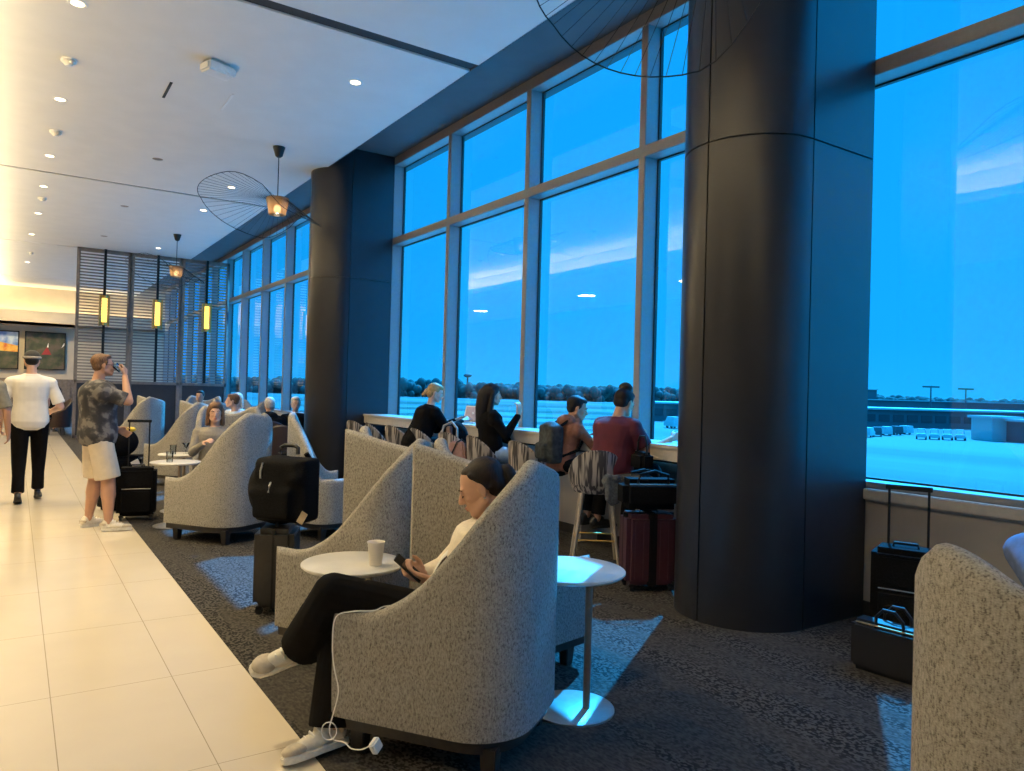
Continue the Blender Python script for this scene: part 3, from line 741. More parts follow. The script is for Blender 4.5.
# ------------------------------------------------------------------ bar stools
def stool(label, loc, rz, hb=1.02):
    r = thing('bar_stool', label, 'bar stool', loc, rz, 'striped bar stools at the counter')
    b = MB(); n = 28; rows = []
    for i in range(n + 1):
        a = lerp(0.02 * PI, .98 * PI, i / n) + PI; t = abs(i / n - .5) * 2; zt = lerp(hb, .80, t ** 2.2); ring = []
        k2 = .235
        for rad, zz in ((k2 - .04, .64), (k2, .72), (k2 + .015, zt - .015), (k2 + .005, zt), (k2 - .012, zt - .012), (k2 - .03, .70)): ring.append(V((rad * math.cos(a), rad * math.sin(a) * .95, zz)))
        rows.append(ring)
    vs = [q for k in rows for q in k]; fs = []
    for i in range(n):
        for k in range(6): fs.append((i * 6 + k, i * 6 + (k + 1) % 6, (i + 1) * 6 + (k + 1) % 6, (i + 1) * 6 + k))
    fs += [tuple(range(6)), tuple(range(n * 6, n * 6 + 6))]
    b.add(vs, fs).build('backrest', M['stripe'], r)
    MB().lathe([(.14, .63), (.19, .65), (.20, .70), (.19, .715), (.10, .72), (.001, .72)], n=32).build('seat', M['stripe'], r)
    for x in (-1, 1):
        for y in (-1, 1): MB().cyl((x * .20, y * .20, .004), (x * .12, y * .12, .655), .014, .02, 10).build('leg', M['stoolleg'], r)
    g = MB(); z = .24; e = .172
    for p, q in (((-e, -e), (e, -e)), ((e, -e), (e, e)), ((e, e), (-e, e)), ((-e, e), (-e, -e))): g.cyl((*p, z), (*q, z), .009, n=8)
    g.build('footrest', M['brass'], r)
    return r
WIN = face(1, .0)
s0 = stool('striped bar stool of the woman in the maroon shirt', (4.28, 5.02, 0), face(.6, .8))
for y, l, a in ((6.03, 'striped bar stool of the boy with the backpack', 0), (6.86, 'striped bar stool of the long haired woman', -.1), (7.50, 'striped bar stool holding the rolled backpack', .15), (8.25, 'striped bar stool of the woman in the black coat', 0),
                (8.98, 'empty striped bar stool, nearest of the three empty ones', .1), (9.65, 'empty striped bar stool, middle of the three empty ones', -.2), (10.35, 'empty striped bar stool, closest to the far column', .2)):
    dup(s0, (4.30, y, 0), WIN + a, l)

# ------------------------------------------------------------------ luggage
def suitcase(name, label, loc, rz, w, d, h, m, handle=0, ribs=True, mh=None, group=None, hw=None):
    r = thing(name, label, 'suitcase', loc, rz, group); z0 = .05
    MB().box((-w / 2, -d / 2, z0), (w / 2, d / 2, z0 + h)).build('shell', m, r, bevel=.035, seg=4)
    if ribs:
        n = 5
        for s_ in (-1, 1):
            for k in range(n):
                x = lerp(-w / 2 + .07, w / 2 - .07, k / (n - 1)); MB().box((x - .012, s_ * d / 2 - .004, z0 + .05), (x + .012, s_ * d / 2 + .004, z0 + h - .05)).build('rib', m, r, bevel=.003)
        MB().box((-w / 2 - .002, -.008, z0 - .001), (w / 2 + .002, .008, z0 + h + .002)).build('zip_band', M['black'], r, bevel=.002)
    else:
        MB().box((-w / 2 + .04, -d / 2 - .025, z0 + .04), (w / 2 - .04, -d / 2 + .01, z0 + h * .55)).build('front_pocket', m, r, bevel=.015, seg=3)
        MB().box((-w / 2 + .06, -d / 2 - .008, z0 + h * .6), (w / 2 - .06, -d / 2 + .01, z0 + h * .92)).build('top_pocket', m, r, bevel=.008)
        MB().tube([(-w / 2 + .05, -d / 2 - .010, z0 + h * .57), (w / 2 - .05, -d / 2 - .010, z0 + h * .57)], .004, 6).build('zipper', M['steel'], r)
    MB().tube([(-.07, 0, z0 + h - .005), (-.065, 0, z0 + h + .022), (.065, 0, z0 + h + .022), (.07, 0, z0 + h - .005)], .009, 8).build('carry_handle', M['black'], r)
    for x in (-1, 1):
        for y in (-1, 1):
            q = MB().cyl((x * (w / 2 - .045) - .012, y * (d / 2 - .04), .028), (x * (w / 2 - .045) + .012, y * (d / 2 - .04), .028), .025, n=16).build('wheel', M['rubber'], r)
            MB().box((x * (w / 2 - .045) - .02, y * (d / 2 - .04) - .02, .035), (x * (w / 2 - .045) + .02, y * (d / 2 - .04) + .02, z0 + .01)).build('caster', M['black'], q, bevel=.004)
    if handle:
        hw = hw or w * .26; y = d / 2 - .03; b = MB()
        for s_ in (-1, 1): b.cyl((s_ * hw, y, z0 + h - .01), (s_ * hw, y, handle - .01), .008, n=10)
        b.box((-hw - .02, y - .015, handle - .02), (hw + .02, y + .015, handle + .01)); b.build('pull_handle', M['black'], r, bevel=.003)
    return r
# maroon one beside the near column
M['maroon'] = mat('maroon_polycarbonate', (.055, .018, .026), .38, var=.06)
sc = suitcase('suitcase', 'maroon ribbed suitcase beside the near column with a black bag on top', (4.12, 4.20, 0), face(.45, .9) + .0, .40, .26, .54, M['maroon'], .0)
b = MB()
rr = sc
MB().box((-.03, -.14, .045), (.03, .14, .60)).build('luggage_strap', M['nylon'], sc, bevel=.006)
w = thing('tote_bag', 'black soft bag lying on the maroon suitcase', 'bag', (4.12, 4.20, .625), face(.45, .9))
MB().box((-.23, -.12, 0), (.23, .12, .23)).build('body', M['nylon'], w, bevel=.05, seg=4)
MB().tube([(-.12, -.1, .2), (-.11, -.12, .27), (0, -.13, .30), (.11, -.12, .27), (.12, -.1, .2)], .01, 8).build('handle', M['black'], w)
MB().tube([(-.12, .1, .2), (-.11, .12, .26), (0, .14, .28), (.11, .12, .26), (.12, .1, .2)], .01, 8).build('handle', M['black'], w)
MB().box((-.19, -.125, .19), (.19, -.118, .2)).build('zipper', M['steel'], w)
# handbag hanging on the stool right of the maroon shirt
w = thing('shoulder_bag', 'small black shoulder bag standing on the counter edge by the maroon shirt', 'bag', (4.68, 4.72, 1.085), face(.9, -.3))
w.location = (4.44, 4.62, .86)
MB().box((-.12, -.06, 0), (.12, .06, .16)).build('body', M['nylon'], w, bevel=.03, seg=3)
MB().tube([(-.09, 0, .14), (-.085, .0, .24), (-.05, 0, .29), (.05, 0, .29), (.085, 0, .24), (.09, 0, .14)], .009, 8).build('handle', M['black'], w)
# grey garment over stool side
w = MB()
random.seed(5)
w.ell((0, 0, .05), (.20, .11, .055)).ell((-.12, .0, .0), (.09, .09, .08))
for k in range(16):
    a = random.uniform(-.2, .2); w.cap((a, random.uniform(-.08, .06), .07), (a + random.uniform(-.08, .08), random.uniform(-.1, .08), .02), .035, .03)
for k in range(5): w.cap((-.2 + k * .03, -.04, .04), (-.22 + k * .02, -.08, -.10 - .02 * (k % 3)), .035, .025)
g = blob(w, 'folded_jacket', mat('grey_knit', (.07, .075, .085), .95, var=.3, scale=60), None, .012, 3)
g.location = (4.40, 4.74, .72); g.rotation_euler.z = face(.3, .95); tag(g, 'dark grey jacket heaped beside the maroon shirted woman\'s stool', 'jacket')
# black case by the wall at right
suitcase('suitcase', 'black soft suitcase with raised handle against the wall at right', (4.56, 2.43, 0), face(.93, .36) , .36, .24, .56, M['nylon'], .97, False, hw=.11)
# leather briefcase
w = thing('briefcase', 'black leather briefcase standing in front of the black suitcase', 'bag', (4.02, 2.20, 0), face(.98, .1))
MB().box((-.21, -.075, .004), (.21, .075, .285)).build('body', mat('black_leather', (.012, .012, .014), .38, bump=.15, scale=120), w, bevel=.03, seg=4)
for y in (-.045, .045): MB().tube([(-.075, y, .25), (-.07, y * 1.2, .32), (-.03, y * 1.3, .365), (.03, y * 1.3, .365), (.07, y * 1.2, .32), (.075, y, .25)], .009, 8).build('handle', M['black'], w)
MB().box((-.17, -.079, .272), (.17, -.068, .278)).build('zipper', mat('gold_zip', (.6, .42, .2), .35, .6), w)
# left: black hard case with backpack
cx, cy = 1.50, 5.02
suitcase('suitcase', 'black ribbed suitcase under the round backpack', (cx, cy, 0), face(.9, -.43), .36, .25, .51, mat('black_polycarbonate', (.02, .018, .017), .4), 0, True)
w = thing('backpack', 'bulging black backpack balanced on the black suitcase', 'backpack', (cx + .03, cy + .0, .566), face(.75, .66)); w.scale = (1.06, 1.0, 1.02)
b = MB(); b.box((-.16, -.09, .02), (.20, .12, .44)).ell((-.03, 0, .225), (.215, .15, .235), n=28, m=16).box((-.13, -.17, .05), (.13, -.05, .25)).box((-.14, -.13, .28), (.15, 0, .42)); random.seed(2)
for k in range(14): b.ell((random.uniform(-.15, .15), random.uniform(-.12, -.02), random.uniform(.05, .4)), random.uniform(.04, .06))
bp_ = blob(b, 'pack_body', M['nylon'], w, .014, 26)
MB().tube([(-.06, .04, .46), (-.055, .05, .50), (-.03, .055, .515), (.04, .055, .515), (.065, .05, .50), (.07, .04, .46)], .014, 10).build('grab_handle', M['black'], w)
for s_ in (-1, 1): MB().tube([(s_ * .08, .13, .46), (s_ * .11, .17, .38), (s_ * .12, .17, .2), (s_ * .13, .12, .06)], [.018, .022, .018, .01], 8).build('shoulder_strap', M['nylon'], w)
MB().tube([(-.08, -.125, .41), (-.085, -.14, .36), (-.085, -.14, .31)], .006, 6).build('zip_pull', M['steel'], w)
MB().tube([(.0, -.16, .29), (.01, -.19, .27), (0, -.185, .23)], .006, 6).build('zip_pull', M['steel'], w)
MB().box((-.022, -.004, -.04), (.022, .0, .04), Matrix.Rotation(.5, 3, 'Y'), V((.2, -.115, .07))).build('luggage_tag', mat('tan_tag', (.35, .28, .20), .7), w)
# luggage of the drinking man
suitcase('suitcase', 'upright black suitcase with raised handle beside the man in shorts', (1.14, 8.98, 0), face(.2, .98), .38, .24, .52, M['nylon'], 1.07, False, hw=.10)
w = thing('duffel_bag', 'black bag with a yellow cloth on top behind the drinking man', 'bag', (1.05, 9.75, .004), .3)
MB().box((-.2, -.14, 0), (.2, .14, .62)).build('case_body', M['nylon'], w, bevel=.04, seg=3)
b = MB(); b.ell((0, 0, .78), (.2, .15, .17)).ell((-.05, 0, .72), (.22, .14, .12)); blob(b, 'bag_body', M['nylon'], w, .02, 4)
b = MB(); b.ell((-.02, -.02, .93), (.13, .1, .035)).ell((.08, -.03, .93), (.08, .07, .03)); blob(b, 'yellow_cloth', M['yellow'], w, .012, 2)
w2 = MB().box((-.045, -.002, -.06), (.045, .002, .06), Matrix.Rotation(-.45, 3, 'Y'), V((.12, -.145, .52))).build('paper_tag', M['paper'], w)

# things on the stools and the counter
w = thing('backpack', 'grey black backpack with curved strap on the stool behind the laptop', 'backpack', (4.27, 7.50, .725), face(.9, .4))
b = MB(); b.ell((0, 0, .2), (.15, .13, .21)).ell((0, -.1, .12), (.12, .06, .1)); blob(b, 'pack_body', M['nylon'], w, .014, 4)
MB().tube([(-.09, -.12, .08), (-.12, -.15, .22), (-.09, -.13, .36), (.0, -.1, .41), (.09, -.12, .34), (.11, -.14, .2), (.08, -.12, .08)], .014, 8).build('strap', mat('grey_webbing', (.3, .29, .28), .8), w)
MB().box((-.03, -.17, .02), (.04, -.13, .36), None, None, 1).build('strap_panel', mat('mauve_panel', (.16, .11, .11), .8), w, bevel=.01)
w = thing('tote_bag', 'dusty pink handbag with black strap hanging by the long haired woman', 'bag', (4.06, 7.12, .60), face(.8, .5))
MB().add([(-.15, -.05, 0), (.15, -.05, 0), (.15, .05, 0), (-.15, .05, 0), (-.08, -.03, .34), (.09, -.03, .34), (.09, .03, .34), (-.08, .03, .34)], [(0, 1, 2, 3), (4, 5, 6, 7), (0, 1, 5, 4), (1, 2, 6, 5), (2, 3, 7, 6), (3, 0, 4, 7)]).build('body', mat('dusty_pink', (.27, .15, .14), .8, var=.1), w, bevel=.02, seg=3)
MB().tube([(-.04, -.06, .0), (-.03, -.06, .2), (.02, -.045, .33), (.06, 0, .36), (.1, .04, .3), (.12, .06, .1)], .01, 8).build('strap', M['black'], w)
w = thing('laptop', 'open silver laptop on the counter before the woman in the black coat', 'laptop', (4.79, 8.13, 1.085), face(.80, .35))
MB().box((-.16, -.11, 0), (.16, .11, .014)).build('keyboard_base', M['steel'], w, bevel=.004)
lid = MB().box((-.16, -.004, 0), (.16, .004, .21), Matrix.Rotation(-.3, 3, 'X'), V((0, .11, .014))).build('lid', M['steel'], w, bevel=.003)
MB().box((-.145, -.006, .015), (.145, -.0045, .195), Matrix.Rotation(-.3, 3, 'X'), V((0, .11, .014))).build('display', mat('laptop_display', (.2, .15, .16), .3, emit=(.5, .42, .45), es=.35), lid)
MB().ell((0, .098, .125), (.016, .002, .016)).build('light_spot', M['whiteplastic'], lid)
# ------------------------------------------------------------------ people
def skinm(name, c): return mat(name, c, .5, var=.05, scale=12, spec=.35)
M['skin_light'] = skinm('light_skin', (.58, .34, .24)); M['skin_tan'] = skinm('tan_skin', (.45, .25, .17)); M['skin_pale'] = skinm('pale_skin', (.62, .42, .34))
def hairm(name, c):
    m, N, L, b = nodes(name); tc = N.new('ShaderNodeTexCoord'); mp = N.new('ShaderNodeMapping'); mp.inputs['Scale'].default_value = (1, 1, .12)
    nz = N.new('ShaderNodeTexNoise'); nz.inputs['Scale'].default_value = 160; L.new(tc.outputs['Object'], mp.inputs['Vector']); L.new(mp.outputs[0], nz.inputs['Vector'])
    r = N.new('ShaderNodeValToRGB'); r.color_ramp.elements[0].position = .35; r.color_ramp.elements[1].position = .65
    r.color_ramp.elements[0].color = (*(V(c) * .6), 1); r.color_ramp.elements[1].color = (*(V(c) * 1.4), 1)
    L.new(nz.outputs['Fac'], r.inputs['Fac']); L.new(r.outputs['Color'], b.inputs['Base Color']); b.inputs['Roughness'].default_value = .6; b.inputs['Specular IOR Level'].default_value = .25
    bp = N.new('ShaderNodeBump'); bp.inputs['Strength'].default_value = .4; bp.inputs['Distance'].default_value = .004; L.new(nz.outputs['Fac'], bp.inputs['Height']); L.new(bp.outputs['Normal'], b.inputs['Normal'])
    return m
M['hair_brown'] = hairm('dark_brown_hair', (.011, .006, .005)); M['hair_black'] = hairm('black_hair', (.010, .008, .008)); M['hair_blond'] = hairm('blond_hair', (.42, .28, .13))
M['hair_grey'] = hairm('grey_hair', (.55, .53, .5)); M['hair_mid'] = hairm('short_brown_hair', (.13, .07, .04))
M['cream'] = mat('cream_knit', (.74, .66, .53), .9, var=.06, scale=70, bump=.2)
M['blackcloth'] = mat('black_cloth', (.005, .0045, .005), .95, var=.2, scale=20, spec=.1)
M['maroonc'] = mat('maroon_cotton', (.085, .010, .022), .9, var=.1, scale=12)
M['eye'] = mat('eye_white', (.7, .68, .66), .2); M['iris'] = mat('iris_dark', (.03, .02, .015), .2); M['lip'] = mat('lip_colour', (.50, .17, .14), .4)
M['brow'] = mat('brow_hair', (.03, .018, .012), .8)

def hand_prims(b, w, d, n, s, curl=.5, sc=1.0, spread=1.0):
    """w wrist, d direction to fingers, n palm normal (curl side), s thumb side"""
    d = V(d).normalized(); n = V(n); n = (n - d * n.dot(d)).normalized(); s = V(s); s = (s - d * s.dot(d) - n * s.dot(n)).normalized()
    w = V(w); K = []
    for i, (off, L_) in enumerate(((.030, .078), (.010, .080), (-.010, .078), (-.029, .070))):
        k = w + (d * .085 + s * off) * sc; b.cap(w + s * off * .6 * sc + d * .01 * sc, k, .013 * sc, .0105 * sc, 10)
        a = curl * (1 + .12 * i); p = k; ang = a * .6; seg = (L_ * .5 * sc, L_ * .32 * sc, L_ * .26 * sc); rad = (.0088, .0080, .0072, .0062)
        for j in range(3):
            dd = d * math.cos(ang) + n * math.sin(ang) + s * (off * 1.2 * spread); dd.normalize(); q = p + dd * seg[j]; b.cap(p, q, rad[j] * sc, rad[j + 1] * sc, 10); p = q; ang += a
        K.append(p)
    b.cap(w + d * .02 * sc, w + (d * .05 + s * .012) * sc, .020 * sc, .018 * sc)
    t0 = w + (d * .022 + s * .022) * sc; t1 = t0 + (d * .032 + s * .026 + n * .012) * sc; t2 = t1 + (d * .030 + s * .008 + n * .014) * sc; t3 = t2 + (d * .022 + n * .01) * sc
    b.cap(t0, t1, .014 * sc, .0115 * sc, 10); b.cap(t1, t2, .0105 * sc, .009 * sc, 10); b.cap(t2, t3, .009 * sc, .007 * sc, 10)
    return K
def head_prims(b, c, R, sc=1.0, male=False):
    def P(x, y, z): return c + R @ (V((x, y, z)) * sc)
    def E(p, r): b.ell(P(*p), tuple(q * sc for q in r), R, 20, 14)
    E((0, -.012, .028), (.074, .094, .086)); E((0, .022, .0), (.064, .070, .075)); E((0, .030, -.045), (.052 if not male else .056, .056, .066))
    b.cap(P(-.052, .0, -.052), P(-.018, .068, -.092), .024 * sc, .019 * sc); b.cap(P(.052, .0, -.052), P(.018, .068, -.092), .024 * sc, .019 * sc)
    E((0, .070, -.094), (.022, .018, .017))
    b.cap(P(-.034, .080, .016), P(.034, .080, .016), .0125 * sc, .0125 * sc)          # brow
    b.cap(P(0, .086, .008), P(0, .108, -.030), .008 * sc, .0115 * sc); E((0, .100, -.034), (.016, .013, .010))     # nose
    E((-.036, .062, -.026), (.020, .020, .020)); E((.036, .062, -.026), (.020, .020, .020))                          # cheeks
    E((0, .086, -.060), (.023, .012, .007)); E((0, .083, -.071), (.020, .012, .008))
    for s_ in (-1, 1): E((s_ * .075, -.004, -.008), (.009, .018, .031))
def ears_eyes(root, c, R, sc, closed=False):
    def P(x, y, z): return c + R @ (V((x, y, z)) * sc)
    for s_ in (-1, 1):
        if closed:
            MB().tube([P(s_ * .018, .088, -.006), P(s_ * .031, .089, -.010), P(s_ * .044, .081, -.006)], [.0018 * sc, .0028 * sc, .0018 * sc], 6).build('eyelashes', M['brow'], root)
            MB().tube([P(s_ * .016, .093, .019), P(s_ * .033, .091, .024), P(s_ * .048, .079, .018)], [.003 * sc, .0035 * sc, .002 * sc], 6).build('eyebrow', M['brow'], root); continue
        e = MB().ell(P(s_ * .031, .0735, .001), (.0125 * sc, .0085 * sc, .0075 * sc), R, 14, 8).build('eye', M['eye'], root)
        MB().ell(P(s_ * .031, .0795, .000), (.0055 * sc, .004 * sc, .0055 * sc), R, 10, 8).build('iris', M['iris'], e)
        MB().tube([P(s_ * .016, .093, .019), P(s_ * .033, .091, .024), P(s_ * .048, .079, .018)], [.003 * sc, .0035 * sc, .002 * sc], 6).build('eyebrow', M['brow'], root)
    MB().ell(P(0, .0945, -.061), (.020 * sc, .006 * sc, .005 * sc), R, 14, 8).ell(P(0, .0915, -.0705), (.017 * sc, .006 * sc, .0055 * sc), R, 14, 8).build('lips', M['lip'], root)

def hair_prims(b, c, R, style, sc=1.0):
    def P(x, y, z): return c + R @ (V((x, y, z)) * sc)
    def E(p, r, n=18): b.ell(P(*p), tuple(q * sc for q in r), R, n, 12)
    if style == 'pony':
        E((0, -.030, .040), (.080, .088, .082)); E((0, -.003, .0735), (.0615, .066, .0365)); E((0, -.055, .0), (.073, .055, .07))
        for s_ in (-1, 1): b.cap(P(s_ * .060, .022, .066), P(s_ * .071, -.012, .035), .012 * sc, .012 * sc); b.cap(P(s_ * .071, -.012, .035), P(s_ * .072, -.03, -.01), .012 * sc, .010 * sc)
        E((0, -.112, .018), (.032, .03, .032))
        b.cap(P(0, -.125, .02), P(0, -.135, -.06), .033 * sc, .036 * sc); b.cap(P(0, -.135, -.06), P(0, -.125, -.16), .036 * sc, .028 * sc); b.cap(P(0, -.125, -.16), P(.01, -.11, -.24), .028 * sc, .012 * sc)
    elif style == 'long':
        E((0, -.02, .035), (.088, .10, .092)); E((0, .010, .074), (.07, .076, .045))
        for s_ in (-1, 1):
            b.cap(P(s_ * .075, .01, .03), P(s_ * .088, -.01, -.12), .024 * sc, .03 * sc); b.cap(P(s_ * .088, -.01, -.12), P(s_ * .085, -.03, -.30), .03 * sc, .022 * sc)
        b.cap(P(0, -.08, .0), P(0, -.09, -.15), .075 * sc, .08 * sc); b.cap(P(0, -.09, -.15), P(0, -.10, -.34), .08 * sc, .05 * sc)
    elif style == 'bun':
        E((0, -.022, .036), (.083, .095, .086)); E((0, .012, .074), (.066, .074, .042)); E((0, -.045, -.01), (.076, .06, .06))
        E((0, -.035, .135), (.058, .05, .040)); E((.03, -.02, .13), (.03, .03, .03)); E((-.035, -.045, .13), (.03, .03, .028))
    elif style == 'tied':
        E((0, -.022, .036), (.083, .095, .086)); E((0, .012, .074), (.066, .074, .042)); E((0, -.05, -.02), (.076, .055, .07))
        b.cap(P(0, -.105, -.01), P(0, -.135, -.075), .034 * sc, .022 * sc)
    elif style == 'shoulder':
        E((0, -.02, .036), (.086, .098, .090)); E((0, .010, .074), (.068, .076, .045))
        for s_ in (-1, 1): b.cap(P(s_ * .074, .012, .03), P(s_ * .082, .0, -.13), .022 * sc, .026 * sc)
        b.cap(P(0, -.07, .0), P(0, -.07, -.12), .075 * sc, .07 * sc)
    else:  # short
        E((0, -.024, .040), (.081, .092, .082)); E((0, .012, .080), (.064, .070, .034)); E((0, -.05, -.005), (.073, .052, .06))
        for s_ in (-1, 1): b.cap(P(s_ * .074, .018, .03), P(s_ * .074, .008, .0), .012 * sc, .01 * sc)

def person(name, label, loc, rz, J, skin, hair, style, top, sleeve, legm, legs, shoe, vox=.008, male=False, cloth_extra=1.0, headR=(0, 0, 0), group=None, hsc=1.0, eyes=True, handp=None, build=1.0, hat=None, shoe_parts=True, hood=False):
    root = thing(name, label, 'person', loc, rz, group)
    B = build; J = {k: V(v) for k, v in J.items()}
    R = Euler(headR).to_matrix(); hc = J['head']
    b = MB()
    mid = (J['pel'] + J['chest']) / 2
    def torso(b, g, z0=True):
        pel, ch, nk = J['pel'], J['chest'], J['neck']; sh = (J['shR'] - J['shL']).normalized(); hp_ = (J['hipR'] - J['hipL']).normalized()
        SEC = [(-.105, .085, .08), (-.07, .145, .11), (0, .168, .124), (.12, .156, .116), (.22, .146, .112), (.31, .158, .118), (.40, .172, .122), (.46, .176, .116), (.505, .165, .098), (.535, .13, .078), (.56, .085, .062), (.585, .062, .056)]
        ref = .575; vs = []; n = 24; rows = []
        for t, rx, ry in SEC:
            q = max(t, 0) / ref; a_ = lerp(pel, ch, q); b2 = lerp(ch, nk + (nk - ch) * .1, q)
            c_ = pel * (1 - q) ** 2 + ch * 2 * q * (1 - q) * 1.0 + nk * q * q if True else a_
            tg = ((ch - pel) * (1 - q) + (nk - ch) * q).normalized(); 
            if t < 0: c_ = pel + tg * t
            sd = (hp_ * (1 - q) + sh * q); sd = (sd - tg * sd.dot(tg)).normalized(); fr_ = tg.cross(sd)
            for i in range(n):
                th = 2 * PI * i / n; cx_ = math.cos(th); sy_ = math.sin(th); e_ = .85
                vs.append(c_ + sd * ((rx * B + g) * math.copysign(abs(cx_) ** e_, cx_)) + fr_ * ((ry * B + g) * math.copysign(abs(sy_) ** e_, sy_)))
        fs = [tuple(range(n - 1, -1, -1)), tuple(range((len(SEC) - 1) * n, len(SEC) * n))]
        for j in range(len(SEC) - 1):
            for i in range(n): k = (i + 1) % n; fs.append((j * n + i, j * n + k, (j + 1) * n + k, (j + 1) * n + i))
        b.add(vs, fs)
        ax_ = (nk - ch).normalized()
        for s_ in 'LR':
            b.cap(nk - ax_ * .045, J['sh' + s_] + ax_ * .0, .048 * B + g * .7, .052 * B + g)
            b.cap(lerp(ch, nk, .25), J['sh' + s_] - ax_ * .03, .07 * B + g, .055 * B + g)
    torso(b, -.004)
    b.cap(J['neck'] - (J['head'] - J['neck']) * .3, J['head'] + R @ V((0, -.02, -.04)), .054 * (1.1 if male else .95), .05)
    head_prims(b, hc, R, hsc, male)
    for s_ in 'LR':
        b.cap(J['sh' + s_], J['el' + s_], .050 * B, .040 * B); b.cap(J['el' + s_], J['wr' + s_], .040 * B, .027)
        b.cap(J['hip' + s_], J['kn' + s_], .082 * B, .056 * B); b.cap(J['kn' + s_], lerp(J['kn' + s_], J['an' + s_], .35), .054 * B, .058 * B); b.cap(lerp(J['kn' + s_], J['an' + s_], .3), J['an' + s_], .056 * B, .036)
        f = J['to' + s_] - J['an' + s_]; b.cap(J['an' + s_], J['an' + s_] + f * .3, .032, .026)
        hp = (handp or {}).get(s_)
        if hp: hand_prims(b, J['wr' + s_], *hp)
        else:
            d = (J['wr' + s_] - J['el' + s_]).normalized(); side = V((1 if s_ == 'L' else -1, 0, 0)); hand_prims(b, J['wr' + s_], d * .9 + V((0, .25, 0)), side * .6 + V((0, .4, -.3)), V((side.x * .3, 1, .2)), .45)
    blob(b, 'body', skin, root, vox, 2, .5)
    if eyes: ears_eyes(root, hc, R, hsc, eyes == 'closed')
    # hair / hat
    if style:
        b = MB(); hair_prims(b, hc, R, style, hsc); blob(b, 'hair', hair, root, max(.006, vox * .8), 3)
    # top
    if top:
        b = MB(); torso(b, .012 * cloth_extra)
        for s_ in 'LR':
            e = sleeve
            if e <= 1: b.cap(J['sh' + s_], lerp(J['sh' + s_], J['el' + s_], e * .5), .056 * B, .058 * B); b.cyl(lerp(J['sh' + s_], J['el' + s_], e * .4), lerp(J['sh' + s_], J['el' + s_], e), .058 * B, .064 * B)
            else: b.cap(J['sh' + s_], J['el' + s_], .060 * B, .051 * B); b.cap(J['el' + s_], lerp(J['el' + s_], J['wr' + s_], e - 1), .051 * B, .036)
        if hood: b.ell(J['neck'] + V((0, -.06, .0)), (.13, .09, .07)); b.cap(J['neck'] + V((-.08, .02, -.01)), J['neck'] + V((.08, .02, -.01)), .05, .05)
        blob(b, 'shirt', top, root, vox, 3)
    if legm:
        b = MB(); axis = (J['chest'] - J['pel']).normalized()
        b.ell(J['pel'] - axis * .02, (.172 * B, .128 * B, .115)); fl = legs
        for s_ in 'LR':
            if fl <= 1: b.cap(J['hip' + s_], lerp(J['hip' + s_], J['kn' + s_], fl * .5), .098 * B, .094 * B); b.cyl(lerp(J['hip' + s_], J['kn' + s_], fl * .4), lerp(J['hip' + s_], J['kn' + s_], fl), .096 * B, .098 * B)
            elif fl >= 3: b.cap(J['hip' + s_], J['kn' + s_], .11 * B, .088 * B); b.cap(J['kn' + s_], lerp(J['kn' + s_], J['an' + s_], .5), .088 * B, .088); b.cyl(lerp(J['kn' + s_], J['an' + s_], .4), lerp(J['kn' + s_], J['an' + s_], 1.0), .088, .098, 24)
            else: b.cap(J['hip' + s_], J['kn' + s_], .094 * B, .072 * B); b.cap(J['kn' + s_], lerp(J['kn' + s_], J['an' + s_], .5), .072 * B, .064); b.cyl(lerp(J['kn' + s_], J['an' + s_], .4), lerp(J['kn' + s_], J['an' + s_], fl - 1), .066, .068)
        blob(b, 'trousers' if fl > 1 else 'shorts', legm, root, vox, 3)
    if shoe:
        for s_ in 'LR': shoes(root, J['an' + s_], J['to' + s_], shoe, J['kn' + s_])
    return root
M['toe'] = mat('grey_beige_suede', (.50, .44, .35), .9)
M['sole'] = mat('pale_rubber_sole', (.72, .69, .62), .6); M['shoe_white'] = mat('white_suede', (.70, .65, .56), .8, var=.06, scale=60); M['shoe_black'] = mat('black_leather_shoe', (.015, .014, .014), .45)
def shoes(root, an, to, m, kn=None):
    shn = (an - kn).normalized(); o = an + shn * .05; dn = (to - o).normalized(); up = -shn; up = (up - dn * up.dot(dn)).normalized(); sd = dn.cross(up)
    R = Matrix((sd, dn, up)).transposed()
    def P(x, y, z): return o + R @ V((x, y, z))
    b = MB(); b.ell(P(0, -.025, .02), (.036, .045, .05), R); b.ell(P(0, .07, .01), (.040, .09, .036), R); b.ell(P(0, .15, .0), (.042, .06, .028), R); b.cap(P(0, -.02, .05), P(0, .04, .045), .034, .030)
    u = blob(b, 'shoe', m, root, .007, 3)
    pl = [(.030, -.065), (.038, -.02), (.037, .05), (.044, .13), (.040, .18), (.02, .212), (-.02, .212), (-.040, .18), (-.044, .13), (-.037, .05), (-.038, -.02), (-.030, -.065)]
    xf = Matrix.Translation(o) @ R.to_4x4()
    MB().prism(pl, -.036, -.008, xf).build('sole', M['sole'] if m != M['shoe_black'] else M['rubber'], u, bevel=.004)
    if m != M['shoe_black']:
        l = MB()
        for k in range(4):
            y = .03 + .025 * k; z = .062 - .012 * k; l.tube([P(-.028, y, z - .002), P(0, y + .008, z + .017), P(.028, y, z - .002)], .0042, 6)
        l.tube([P(0, .03, .078), P(.025, .02, .092), P(.035, .0, .076)], .004, 6).tube([P(0, .03, .078), P(-.025, .02, .092), P(-.035, .0, .076)], .004, 6)
        l.build('laces', M['whiteplastic'], u)
        MB().ell(P(0, .152, .004), (.0435, .058, .0265), R).build('toe_cap', M['toe'], u)
        MB().tube([P(-.041, -.03, .03), P(0, -.072, .034), P(.041, -.03, .03)], .012, 8).build('heel_tab', M['toe'], u)

def toloc(loc, rz, d):
    m = Matrix.Rotation(-rz, 3, 'Z'); L0 = V(loc); return {k: m @ (V(v) - L0) for k, v in d.items()}

